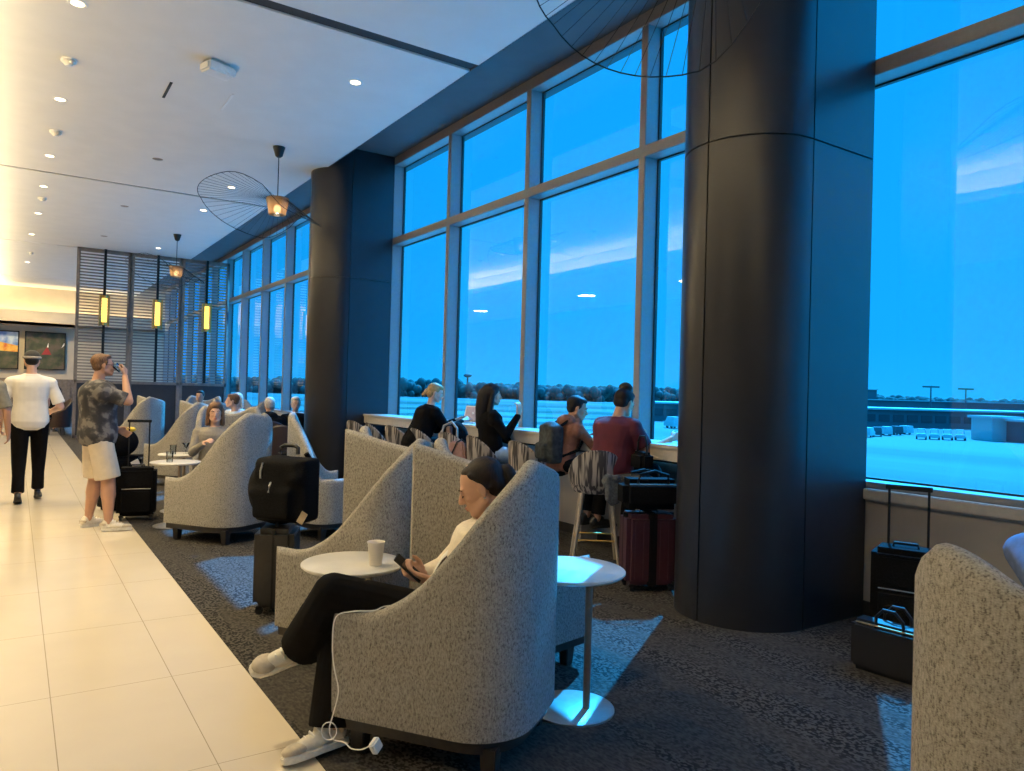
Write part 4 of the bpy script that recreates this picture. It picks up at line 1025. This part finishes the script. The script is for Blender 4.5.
# --- the seated woman with the phone
f = V((-.83, .55, 0)).normalized(); rz = face(f.x, f.y); loc = (1.58, 2.80, 0)
Jw = dict(pel=(1.60, 2.83, .525), hipR=(1.63, 2.90, .52), hipL=(1.55, 2.76, .52), knL=(1.11, 2.94, .655), anL=(1.07, 3.17, .375), toL=(.90, 3.19, .315),
          knR=(1.20, 3.06, .50), anR=(1.13, 2.955, .10), toR=(.965, 2.925, .045), chest=(1.70, 2.78, .78), neck=(1.735, 2.765, .925), head=(1.71, 2.775, 1.080),
          shR=(1.785, 2.915, .865), shL=(1.63, 2.64, .865), elR=(1.655, 3.0, .69), elL=(1.52, 2.64, .63), wrR=(1.50, 2.885, .70), wrL=(1.49, 2.79, .69))
J = toloc(loc, rz, Jw)
Rl = Matrix.Rotation(-rz, 3, 'Z')
hd = Rl @ V((-.9, .35, .12)); up_ = Rl @ V((.0, 0, 1))
handp = {'R': (Rl @ V((-.75, -.05, .28)), Rl @ V((.15, -.9, .1)), Rl @ V((-.2, 0, 1)), .75, .95), 'L': (Rl @ V((-.72, .32, .22)), Rl @ V((0.1, .55, .7)), Rl @ V((-.1, .7, .6)), .55, .95)}
lady = person('person', 'seated woman in a cream cardigan and wide black trousers looking down at a phone', loc, rz, J, M['skin_light'], M['hair_brown'], 'pony', M['cream'], 1.93, M['blackcloth'], 3, M['shoe_white'], vox=.0055, headR=(-.42, 0, .0), handp=handp, build=.92, hsc=1.02, eyes='closed')
J = {k: V(v) for k, v in J.items()}
# cardigan opening with a white top and the dark strap along it
ax = (J['neck'] - J['pel']).normalized()
fr = V((0, 1, 0))
c0 = J['neck'] + V((0, .06, -.035)); c1 = J['chest'] + V((0, .135, -.02)); c2 = lerp(J['pel'], J['chest'], .55) + V((0, .135, .0))
b = MB(); b.tube([c0 + V((-.015, 0, 0)), c1 + V((-.02, -.008, 0)), c2 + V((-.02, -.01, 0))], [.022, .03, .03], 10); b.build('white_top', M['whiteplastic'], lady)
MB().tube([J['neck'] + V((-.055, .02, .0)), c0 + V((-.05, .0, -.02)), c1 + V((-.055, .004, 0)), c2 + V((-.05, .01, 0))], [.010, .012, .012, .012], 8).build('dark_neckline', M['darkbrown'], lady)
MB().ell(c2 + V((-.055, .02, .0)), (.016, .012, .022)).build('button', M['darkbrown'], lady)
# earring
R0 = Euler((-.42, 0, 0)).to_matrix()
MB().ell(J['head'] + R0 @ V((-.083, -.002, -.042)), .005).build('earring', M['steel'], lady)
# phone
w = thing('smartphone', 'dark smartphone held in the seated woman\'s hands', 'phone', (1.405, 2.845, .742))
d1 = V((-.62, .36, .62)).normalized(); n1 = V((.42, -.5, .75)); n1 = (n1 - d1 * n1.dot(d1)).normalized(); s1 = d1.cross(n1)
Rm = Matrix((s1, d1, n1)).transposed()
MB().box((-.036, -.074, -.004), (.036, .074, .004), Rm).build('phone_body', M['black'], w, bevel=.003)
MB().box((-.033, -.070, .0042), (.033, .070, .0050), Rm).build('display', M['screen'], w)
# charging cable and charger
pts = [at(424, 582, 3.12), at(414, 594, 3.10), at(400, 606, 3.06), at(388, 606, 3.0), at(376, 609, 2.97), at(360, 640, 2.92)]
pts = [at(426, 584, 3.12), at(412, 597, 3.08), at(398, 604, 3.04), at(384, 606, 3.0), at(374, 610, 2.965), at(352, 611, 2.955), at(336, 617, 2.95), at(333, 645, 2.945), at(335, 668, 2.94), at(339, 690, 2.935), at(334, 712, 2.93), at(330, 728, 2.92), at(334, 738, 2.91), at(345, 741, 2.89), at(352, 747, 2.87), at(362, 748, 2.85), at(371, 744, 2.83)]
def smooth_path(p, k=5):
    out = []
    for i in range(len(p) - 1):
        a, b_, c_, d_ = p[max(i - 1, 0)], p[i], p[i + 1], p[min(i + 2, len(p) - 1)]
        for j in range(k):
            t = j / k; out.append(.5 * ((2 * b_) + (c_ - a) * t + (2 * a - 5 * b_ + 4 * c_ - d_) * t * t + (3 * b_ - a - 3 * c_ + d_) * t ** 3))
    out.append(p[-1]); return out
w = thing('charging_cable', 'white charging cable hanging over the chair arm to a plug near the shoe', 'cable', tuple(pts[-1]))
o_ = V(w.location)
MB().tube([q - o_ for q in smooth_path(pts)], .0026, 7).build('cord', M['whiteplastic'], w)
lp = [at(330, 722, 2.90) + (RT * (.03 * math.sin(2 * PI * k / 14)) + UP * (.035 * math.cos(2 * PI * k / 14) - .03)) for k in range(14)]
MB().tube([q - o_ for q in lp], .0024, 6, True).build('cord_loop', M['whiteplastic'], w)
MB().box((-.024, -.014, -.024), (.024, .014, .024), Matrix.Rotation(-.5, 3, 'Y') @ Matrix.Rotation(.5, 3, 'Z'), V((.0, 0, .0)) + RT * .02).build('charger_plug', M['whiteplastic'], w, bevel=.006, seg=3)

# --- seated poses at the counter (local: y towards the window)
def seat_pose(zs=.73, lean=0.0, zf=.27, arms='desk', w=.19):
    z = zs
    d = dict(pel=(0, 0, z + .10), hipR=(.09, .02, z + .09), hipL=(-.09, .02, z + .09), knR=(.12, .42, z + .07), knL=(-.12, .42, z + .07), anR=(.11, .36, zf + .02), anL=(-.11, .36, zf + .02),
             toR=(.12, .50, zf - .02), toL=(-.12, .50, zf - .02), chest=(0, lean * .7, z + .38), neck=(0, lean, z + .56), head=(0, lean * 1.15 + .02, z + .73), shR=(w, lean * .95, z + .49), shL=(-w, lean * .95, z + .49))
    if arms == 'desk': d.update(elR=(w + .03, lean + .15, z + .26), elL=(-w - .03, lean + .15, z + .26), wrR=(.12, lean + .38, z + .38), wrL=(-.12, lean + .38, z + .38))
    elif arms == 'lap': d.update(elR=(w + .04, .06, z + .24), elL=(-w - .04, .06, z + .24), wrR=(.1, .26, z + .20), wrL=(-.1, .26, z + .20))
    return d
Jm = seat_pose(.73, .08); Jm.update(elR=(.26, .18, 1.0 + .0), wrR=(.33, .42, 1.12), wrL=(-.12, .40, 1.13), elL=(-.22, .2, 1.0)); Jm['head'] = (.02, .14, 1.43); 
person('person', 'woman in a maroon shirt with a dark bun sitting at the counter', (4.38, 4.95, 0), face(.95, .1), Jm, M['skin_light'], M['hair_brown'], 'bun', M['maroonc'], .75, M['blackcloth'], 1.9, M['shoe_black'], headR=(-.35, 0, .0), build=1.25)
Jb = seat_pose(.73, .12, arms='desk', w=.155)
for k in ('chest', 'neck', 'head', 'shR', 'shL'): x, y, z = Jb[k]; Jb[k] = (x, y, lerp(.83, z, .86))
Jb['head'] = (.02, .16, 1.355)
M['hoodie'] = mat('rust_brown_fleece', (.20, .085, .055), .95, var=.15, scale=30)
boy = person('person', 'boy in a rust hoodie with a backpack sitting at the counter', (4.38, 5.68, 0), face(.9, -.2), Jb, M['skin_tan'], M['hair_black'], 'short', M['hoodie'], 1.9, M['blackcloth'], 1.9, M['shoe_black'], headR=(-.25, 0, -.3), build=.86, hood=True)
Jl = seat_pose(.73, -.02); Jl.update(elR=(.25, .10, 1.03), wrR=(.22, .24, 1.245), elL=(-.22, .1, 1.0), wrL=(-.05, .3, .93))
hp = {'R': (V((0, .1, 1)), V((-.7, -.4, 0)), V((-.6, .6, .3)), .5), }
person('person', 'long haired woman in a black top raising one hand at the counter', (4.32, 6.84, 0), face(.90, -.30), Jl, M['skin_light'], M['hair_black'], 'long', M['blackcloth'], 1.95, mat('pale_jeans', (.30, .38, .45), .9, var=.1), 1.9, M['shoe_black'], headR=(-.05, 0, -.15), handp=hp)
Jc = seat_pose(.73, .20)
person('person', 'blond woman in a black coat hunched over the counter', (4.16, 8.35, 0), face(.95, -.15), Jc, M['skin_pale'], M['hair_blond'], 'tied', M['blackcloth'], 1.92, M['blackcloth'], 1.9, M['shoe_black'], headR=(-.3, 0, -.35), build=1.2)
# backpack worn by the boy
w = thing('backpack', 'dark grey backpack worn by the boy at the counter', 'backpack', (4.38, 5.68, 0), face(.9, -.2))
b = MB(); b.box((-.15, -.17, .83), (.15, -.03, 1.19)).box((-.11, -.23, .86), (.11, -.12, 1.02)).ell((0, -.10, 1.16), (.15, .08, .07)); blob(b, 'pack_body', mat('grey_camo_nylon', (.018, .023, .024), .8, var=.6, scale=25), w, .013, 22)
for s_ in (-1, 1): MB().tube([(s_ * .09, -.06, 1.17), (s_ * .10, .04, 1.245), (s_ * .10, .15, 1.20), (s_ * .11, .21, 1.10), (s_ * .15, .12, .96), (s_ * .13, -.04, .90)], .016, 8).build('shoulder_strap', M['nylon'], w)
# wrapped food / paper on counter
tag(MB().box((4.74, 4.62, 1.085), (4.94, 4.92, 1.09)).build('paper_sheet', M['paper'], smooth=False), 'white paper sheet on the counter before the maroon shirted woman', 'paper')
w = thing('paper_cup', 'clear plastic cup on the counter beside the boy', 'cup', (4.80, 5.60, 1.085)); MB().lathe([(.028, 0), (.04, .10), (.038, .10), (.026, .004)], n=24, close=False).build('cup_body', M['drinkglass'], w)

# --- standing men
def stand(h=1.78, stride=.0):
    k = h / 1.78
    d = dict(pel=(0, 0, .95), hipR=(.095, 0, .92), hipL=(-.095, 0, .92), knR=(.11, .02, .50), knL=(-.11, .02, .50), anR=(.12, -.02, .085), anL=(-.12, -.02, .085), toR=(.14, .13, .035), toL=(-.14, .13, .035),
             chest=(0, 0, 1.29), neck=(0, -.01, 1.50), head=(0, .02, 1.665), shR=(.195, -.01, 1.40), shL=(-.195, -.01, 1.40), elR=(.27, -.03, 1.13), elL=(-.27, -.03, 1.13), wrR=(.28, .06, .87), wrL=(-.28, .06, .87))
    return {a: V(v) * k for a, v in d.items()}
Jd = stand(1.77)
Jd.update(knL=V((-.14, .03, .50)), anL=V((-.17, -.02, .085)), toL=V((-.20, .12, .035)), knR=V((.12, .08, .50)), anR=V((.17, .08, .085)), toR=V((.21, .22, .035)))
Jd.update(elR=V((.27, .20, 1.30)), wrR=V((.10, .21, 1.55)), head=V((0, .03, 1.655)), elL=V((-.25, .05, 1.14)), wrL=V((-.16, .22, 1.0)))
def camo():
    m, N, L, b = nodes('dark_patterned_cotton'); tc = N.new('ShaderNodeTexCoord'); nz = N.new('ShaderNodeTexNoise'); nz.inputs['Scale'].default_value = 11; nz.inputs['Detail'].default_value = 3
    L.new(tc.outputs['Object'], nz.inputs['Vector']); r = N.new('ShaderNodeValToRGB'); r.color_ramp.interpolation = 'EASE'; e = r.color_ramp.elements
    e[0].position = .42; e[0].color = (.018, .018, .024, 1); e[1].position = .6; e[1].color = (.13, .12, .12, 1); k = e.new(.5); k.color = (.04, .038, .045, 1)
    L.new(nz.outputs['Fac'], r.inputs['Fac']); L.new(r.outputs['Color'], b.inputs['Base Color']); b.inputs['Roughness'].default_value = .85; return m
M['camo'] = camo()
M['khaki'] = mat('stone_cotton', (.58, .50, .40), .9, var=.05, scale=14)
hp = {'R': (V((-.35, .1, .9)), V((-.5, -.5, 0)), V((-.3, -.5, .5)), .9)}
dr = person('person', 'man in a dark patterned shirt and pale shorts drinking while standing', (.71, 8.55, 0), face(.95, .15), Jd, M['skin_tan'], M['hair_mid'], 'short', M['camo'], .9, M['khaki'], .95, M['shoe_white'], male=True, cloth_extra=2.2, handp=hp, build=1.22, headR=(.05, 0, .0))
for s_ in (-1, 1):
    MB().tube([V((s_ * .014 + .019 * math.cos(a) * s_ * 1.0 + s_ * .017, .118, 1.655 + .016 * math.sin(a))) for a in [2 * PI * k / 12 for k in range(12)]], .0022, 5, True).build('spectacles', M['black'], dr)
    MB().tube([V((s_ * .052, .115, 1.66)), V((s_ * .076, .06, 1.66)), V((s_ * .08, .02, 1.655))], .0022, 5).build('spectacles', M['black'], dr)
w = thing('drinking_glass', 'small glass held to the drinking man\'s mouth', 'glass', (.71, 8.55, 0), face(.95, .15)); MB().lathe([(.026, 0), (.034, .09), (.032, .09), (.024, .005)], (0.045, .19, 1.60), 20, axis=(0, -.5, .5), close=False).build('bowl', M['drinkglass'], w)
Jn = stand(1.84)
Jn.update(knR=V((.10, .16, .53)), anR=V((.10, .20, .11)), toR=V((.11, .36, .05)), knL=V((-.10, -.02, .51)), anL=V((-.10, -.16, .11)), toL=V((-.10, -.03, .035)))
Jn.update(elR=V((.31, -.01, 1.16)), wrR=V((.22, .20, 1.10)), elL=V((-.31, -.05, 1.16)), wrL=V((-.30, .08, .92)))
mw = person('person', 'man in a white t-shirt, black trousers and dark cap walking away', (.17, 10.75, 0), face(.02, 1), Jn, M['skin_light'], M['hair_black'], 'short', mat('white_cotton', (.70, .66, .60), .9, var=.04, scale=12), .85, M['blackcloth'], 1.93, M['shoe_black'], male=True, cloth_extra=1.2, build=1.12)
R1 = Matrix.Identity(3); h = Jn['head']
b = MB(); b.ell(h + V((0, -.018, .045)), (.088, .105, .082)); cap_ = blob(b, 'cap', mat('cap_dark_mesh', (.03, .03, .03), .9), mw, .009, 2)
MB().tube([h + V((.084 * math.cos(a), -.018 + .102 * math.sin(a), .035)) for a in [PI + PI * k / 12 for k in range(13)]], .016, 8).build('cap_band', mat('cap_grey', (.28, .26, .24), .9), mw)
b = MB(); b.ell(h + V((0, .12, .045)), (.07, .07, .012)); b.build('cap_brim', mat('cap_brim_grey', (.2, .19, .18), .9), mw)
Jx = stand(1.78)
person('person', 'person in a grey top mostly outside the left edge of the picture', (-.33, 10.2, 0), face(.1, 1), Jx, M['skin_tan'], M['hair_black'], 'short', mat('grey_olive_cotton', (.17, .16, .13), .9), .9, M['blackcloth'], 1.93, M['shoe_black'], vox=.012, male=True, build=1.1, eyes=False)

# --- other seated people
def lounge(zs=.45, lean=-.1, arms='lap', w=.18):
    d = seat_pose(zs, lean, .06, arms, w); return d
Jt = lounge(.44, .02); Jt.update(elR=(.22, .12, .72), wrR=(.08, .30, .84), elL=(-.22, .14, .72), wrL=(-.1, .36, .66))
person('person', 'brown haired woman facing the camera over the far wing chair', (1.93, 8.98, 0), face(-.30, -.95), Jt, M['skin_light'], M['hair_mid'], 'shoulder', mat('grey_sweater', (.22, .20, .18), .9), 1.92, M['blackcloth'], 1.9, M['shoe_black'], headR=(-.05, 0, .1), hsc=1.0)
person('person', 'white haired person in a black jacket facing the camera beside the far column', (3.95, 12.45, 0), face(-.35, -.93), lounge(.47, -.05), M['skin_pale'], M['hair_grey'], 'short', M['blackcloth'], 1.92, M['red'], 1.9, M['shoe_black'], vox=.010, headR=(-.1, 0, .2))
person('person', 'person in a dark hooded jacket seated with back to the camera', (3.22, 11.4, 0), face(.3, .95), lounge(.47, .1), M['skin_tan'], M['hair_grey'], 'short', M['nylon'], 1.92, M['blackcloth'], 1.9, M['shoe_black'], vox=.012, eyes=False, hood=True, build=1.1)
person('person', 'grey haired person in a white top bending forward near the windows', (3.32, 13.5, 0), face(-.6, -.8), lounge(.50, .12), M['skin_pale'], M['hair_grey'], 'shoulder', mat('white_blouse', (.7, .7, .7), .9), 1.9, M['blackcloth'], 1.9, M['shoe_black'], vox=.012)
person('person', 'person in a pale blue shirt seated left of the dark hooded jacket', (3.05, 12.3, 0), face(-.9, .3), lounge(.50, .12), M['skin_light'], M['hair_mid'], 'short', mat('pale_blue_shirt', (.45, .55, .68), .9), 1.9, M['blackcloth'], 1.9, M['shoe_black'], vox=.012, eyes=False)
person('person', 'distant dark haired person seated before the slatted screen', (3.25, 16.6, 0), face(-.5, -.85), lounge(.50, .0), M['skin_tan'], M['hair_black'], 'short', mat('slate_sweater', (.10, .12, .16), .9), 1.9, M['blackcloth'], 1.9, M['shoe_black'], vox=.014)
person('person', 'distant person in black seated past the screen at the left', (.95, 23.6, 0), face(-.9, -.2), lounge(.47, .0), M['skin_tan'], M['hair_black'], 'shoulder', M['blackcloth'], 1.9, M['blackcloth'], 1.9, M['shoe_black'], vox=.014, eyes=False)
person('person', 'distant person in a pale top seated past the screen at the left', (.80, 25.3, 0), face(.2, -.95), lounge(.47, .0), M['skin_light'], M['hair_black'], 'short', mat('dusty_rose_top', (.4, .25, .22), .9), 1.9, M['blackcloth'], 1.9, M['shoe_black'], vox=.014)
for x, y, a, l in ((.95, 23.65, face(-.9, -.2), 'pale'), (.8, 25.4, face(.2, -.95), 'farther pale')):
    r = thing('lounge_chair', l + ' lounge chair beyond the screen by the walkway', 'armchair', (x, y, 0), a, 'chairs past the screen')
    dup(tb, (x, y, 0), a, l + ' lounge chair beyond the screen by the walkway', 'chairs past the screen'); bpy.data.objects.remove(r)
M['navy'] = mat('navy_blue_cloth', (.07, .10, .20), .9); 
Jr = lounge(.47, -.08)
Jr.update(toloc((1.98, .44, 0), face(1, .22), dict(chest=(2.08, .49, .80), neck=(2.17, .52, .98), head=(2.24, .54, 1.14), shL=(2.14, .70, .95), shR=(2.22, .33, .95), elL=(2.39, .94, 1.085), wrL=(2.36, .72, 1.2))))
person('person', 'person in a blue jacket seated in the nearest chair at the right edge', (1.98, .44, 0), face(1, .22), Jr, M['skin_light'], M['hair_mid'], 'short', mat('blue_denim', (.07, .10, .19), .9, var=.15, scale=40), 1.92, M['blackcloth'], 1.9, M['shoe_black'], vox=.010, eyes=False)

# ------------------------------------------------------------------ light
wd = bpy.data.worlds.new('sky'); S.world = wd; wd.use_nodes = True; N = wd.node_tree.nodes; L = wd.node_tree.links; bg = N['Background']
tc = N.new('ShaderNodeTexCoord'); sx_ = N.new('ShaderNodeSeparateXYZ'); L.new(tc.outputs['Generated'], sx_.inputs[0])
r = N.new('ShaderNodeValToRGB'); e = r.color_ramp.elements; e[0].position = 0; e[0].color = (.45, 1.1, 1.02, 1); e[1].position = .75; e[1].color = (.1, .80, .92, 1); k = e.new(.08); k.color = (.25, 1.0, .98, 1)
nz = N.new('ShaderNodeTexNoise'); nz.inputs['Scale'].default_value = 2.2; mp = N.new('ShaderNodeMapping'); mp.inputs['Scale'].default_value = (1, 1, 3.0)
L.new(tc.outputs['Generated'], mp.inputs[0]); L.new(mp.outputs[0], nz.inputs['Vector'])
ad = N.new('ShaderNodeMath'); ad.operation = 'MULTIPLY_ADD'; ad.inputs[1].default_value = .12; L.new(nz.outputs['Fac'], ad.inputs[0]); 
sb = N.new('ShaderNodeMath'); sb.operation = 'SUBTRACT'; sb.inputs[1].default_value = .06; L.new(sx_.outputs['Z'], sb.inputs[0]); L.new(sb.outputs[0], ad.inputs[2])
L.new(ad.outputs[0], r.inputs['Fac']); L.new(r.outputs['Color'], bg.inputs['Color'])
mr = N.new('ShaderNodeMapRange'); mr.inputs['From Min'].default_value = .60; mr.inputs['From Max'].default_value = .75; mr.inputs['To Min'].default_value = 1.15; mr.inputs['To Max'].default_value = 4.5; L.new(sx_.outputs['Z'], mr.inputs['Value']); vm = N.new('ShaderNodeVectorMath'); vm.operation = 'DOT_PRODUCT'; vm.inputs[1].default_value = (.75, -.66, 0); L.new(tc.outputs['Generated'], vm.inputs[0])  # sky strength raised high up, out of view, as added blue fill
m2 = N.new('ShaderNodeMapRange'); m2.inputs['From Min'].default_value = .48; m2.inputs['From Max'].default_value = .85; m2.inputs['To Min'].default_value = 1; m2.inputs['To Max'].default_value = 3; L.new(vm.outputs['Value'], m2.inputs['Value'])  # south side of the sky also boosted, out of view, to fill the chair backs
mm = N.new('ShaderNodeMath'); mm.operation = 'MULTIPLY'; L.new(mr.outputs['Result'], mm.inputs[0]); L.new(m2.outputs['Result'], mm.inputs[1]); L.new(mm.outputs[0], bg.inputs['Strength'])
sd = bpy.data.lights.new('sun', 'SUN'); so = bpy.data.objects.new('sun', sd); C.objects.link(so); sd.energy = 20; sd.angle = math.radians(.6); sd.color = (1, .96, .9)
el = math.radians(46); dv = V((-.835 * math.cos(el), -.55 * math.cos(el), -math.sin(el))); so.rotation_euler = dv.to_track_quat('-Z', 'Y').to_euler()
def area(name, loc, size, sy, power, col, rot=(0, 0, 0), shape='RECTANGLE', spread=None):
    l = bpy.data.lights.new(name, 'AREA'); l.shape = shape; l.size = size
    if shape == 'RECTANGLE': l.size_y = sy
    l.energy = power; l.color = col
    if spread: l.spread = spread
    o = bpy.data.objects.new(name, l); C.objects.link(o); o.location = loc; o.rotation_euler = rot; return o
WARM = (1.0, .79, .43)
# led strip of the ceiling cove
area('cove_light', (-1.17, 14.4, 4.5), .12, 38, 1150, WARM, (PI, .55, 0))
area('wall_cove_light', (1.0, 32.6, 3.62), 8, .1, 80, WARM, (PI - .5, 0, 0))
area('recessed_lamp', (.3, 29.9, ZC - .02), .2, .2, 110, WARM, (.5, 0, 0), 'DISK', math.radians(130))  # extra lamp added to brighten the far wall, has no fitting
# recessed lamps over the walkway and the seats
for y in (5, 8.5, 12, 15.5, 19, 24, 28.5):
    area('recessed_lamp', (-.35, y, ZC - .02), .16, .16, 66, WARM, (0, 0, 0), 'DISK', math.radians(120))
for y in (6, 10, 14, 18):
    area('recessed_lamp', (1.3, y, ZC - .02), .16, .16, 34, WARM, (0, 0, 0), 'DISK', math.radians(120))
for y in (3, 8, 13, 17, 23, 29):
    area('room_lamp', (-3.6, y, 4.38), .5, .5, 50, WARM, (0, 0, 0), 'DISK')
vs = S.view_settings; vs.view_transform = 'Standard'; vs.look = 'None'; vs.exposure = .1; vs.gamma = 1; vs.use_curve_mapping = False
S.cycles.max_bounces = 8; S.cycles.diffuse_bounces = 4; S.cycles.glossy_bounces = 4; S.cycles.transparent_max_bounces = 16; S.cycles.sample_clamp_indirect = 6
S.cycles.caustics_reflective = False; S.cycles.caustics_refractive = False
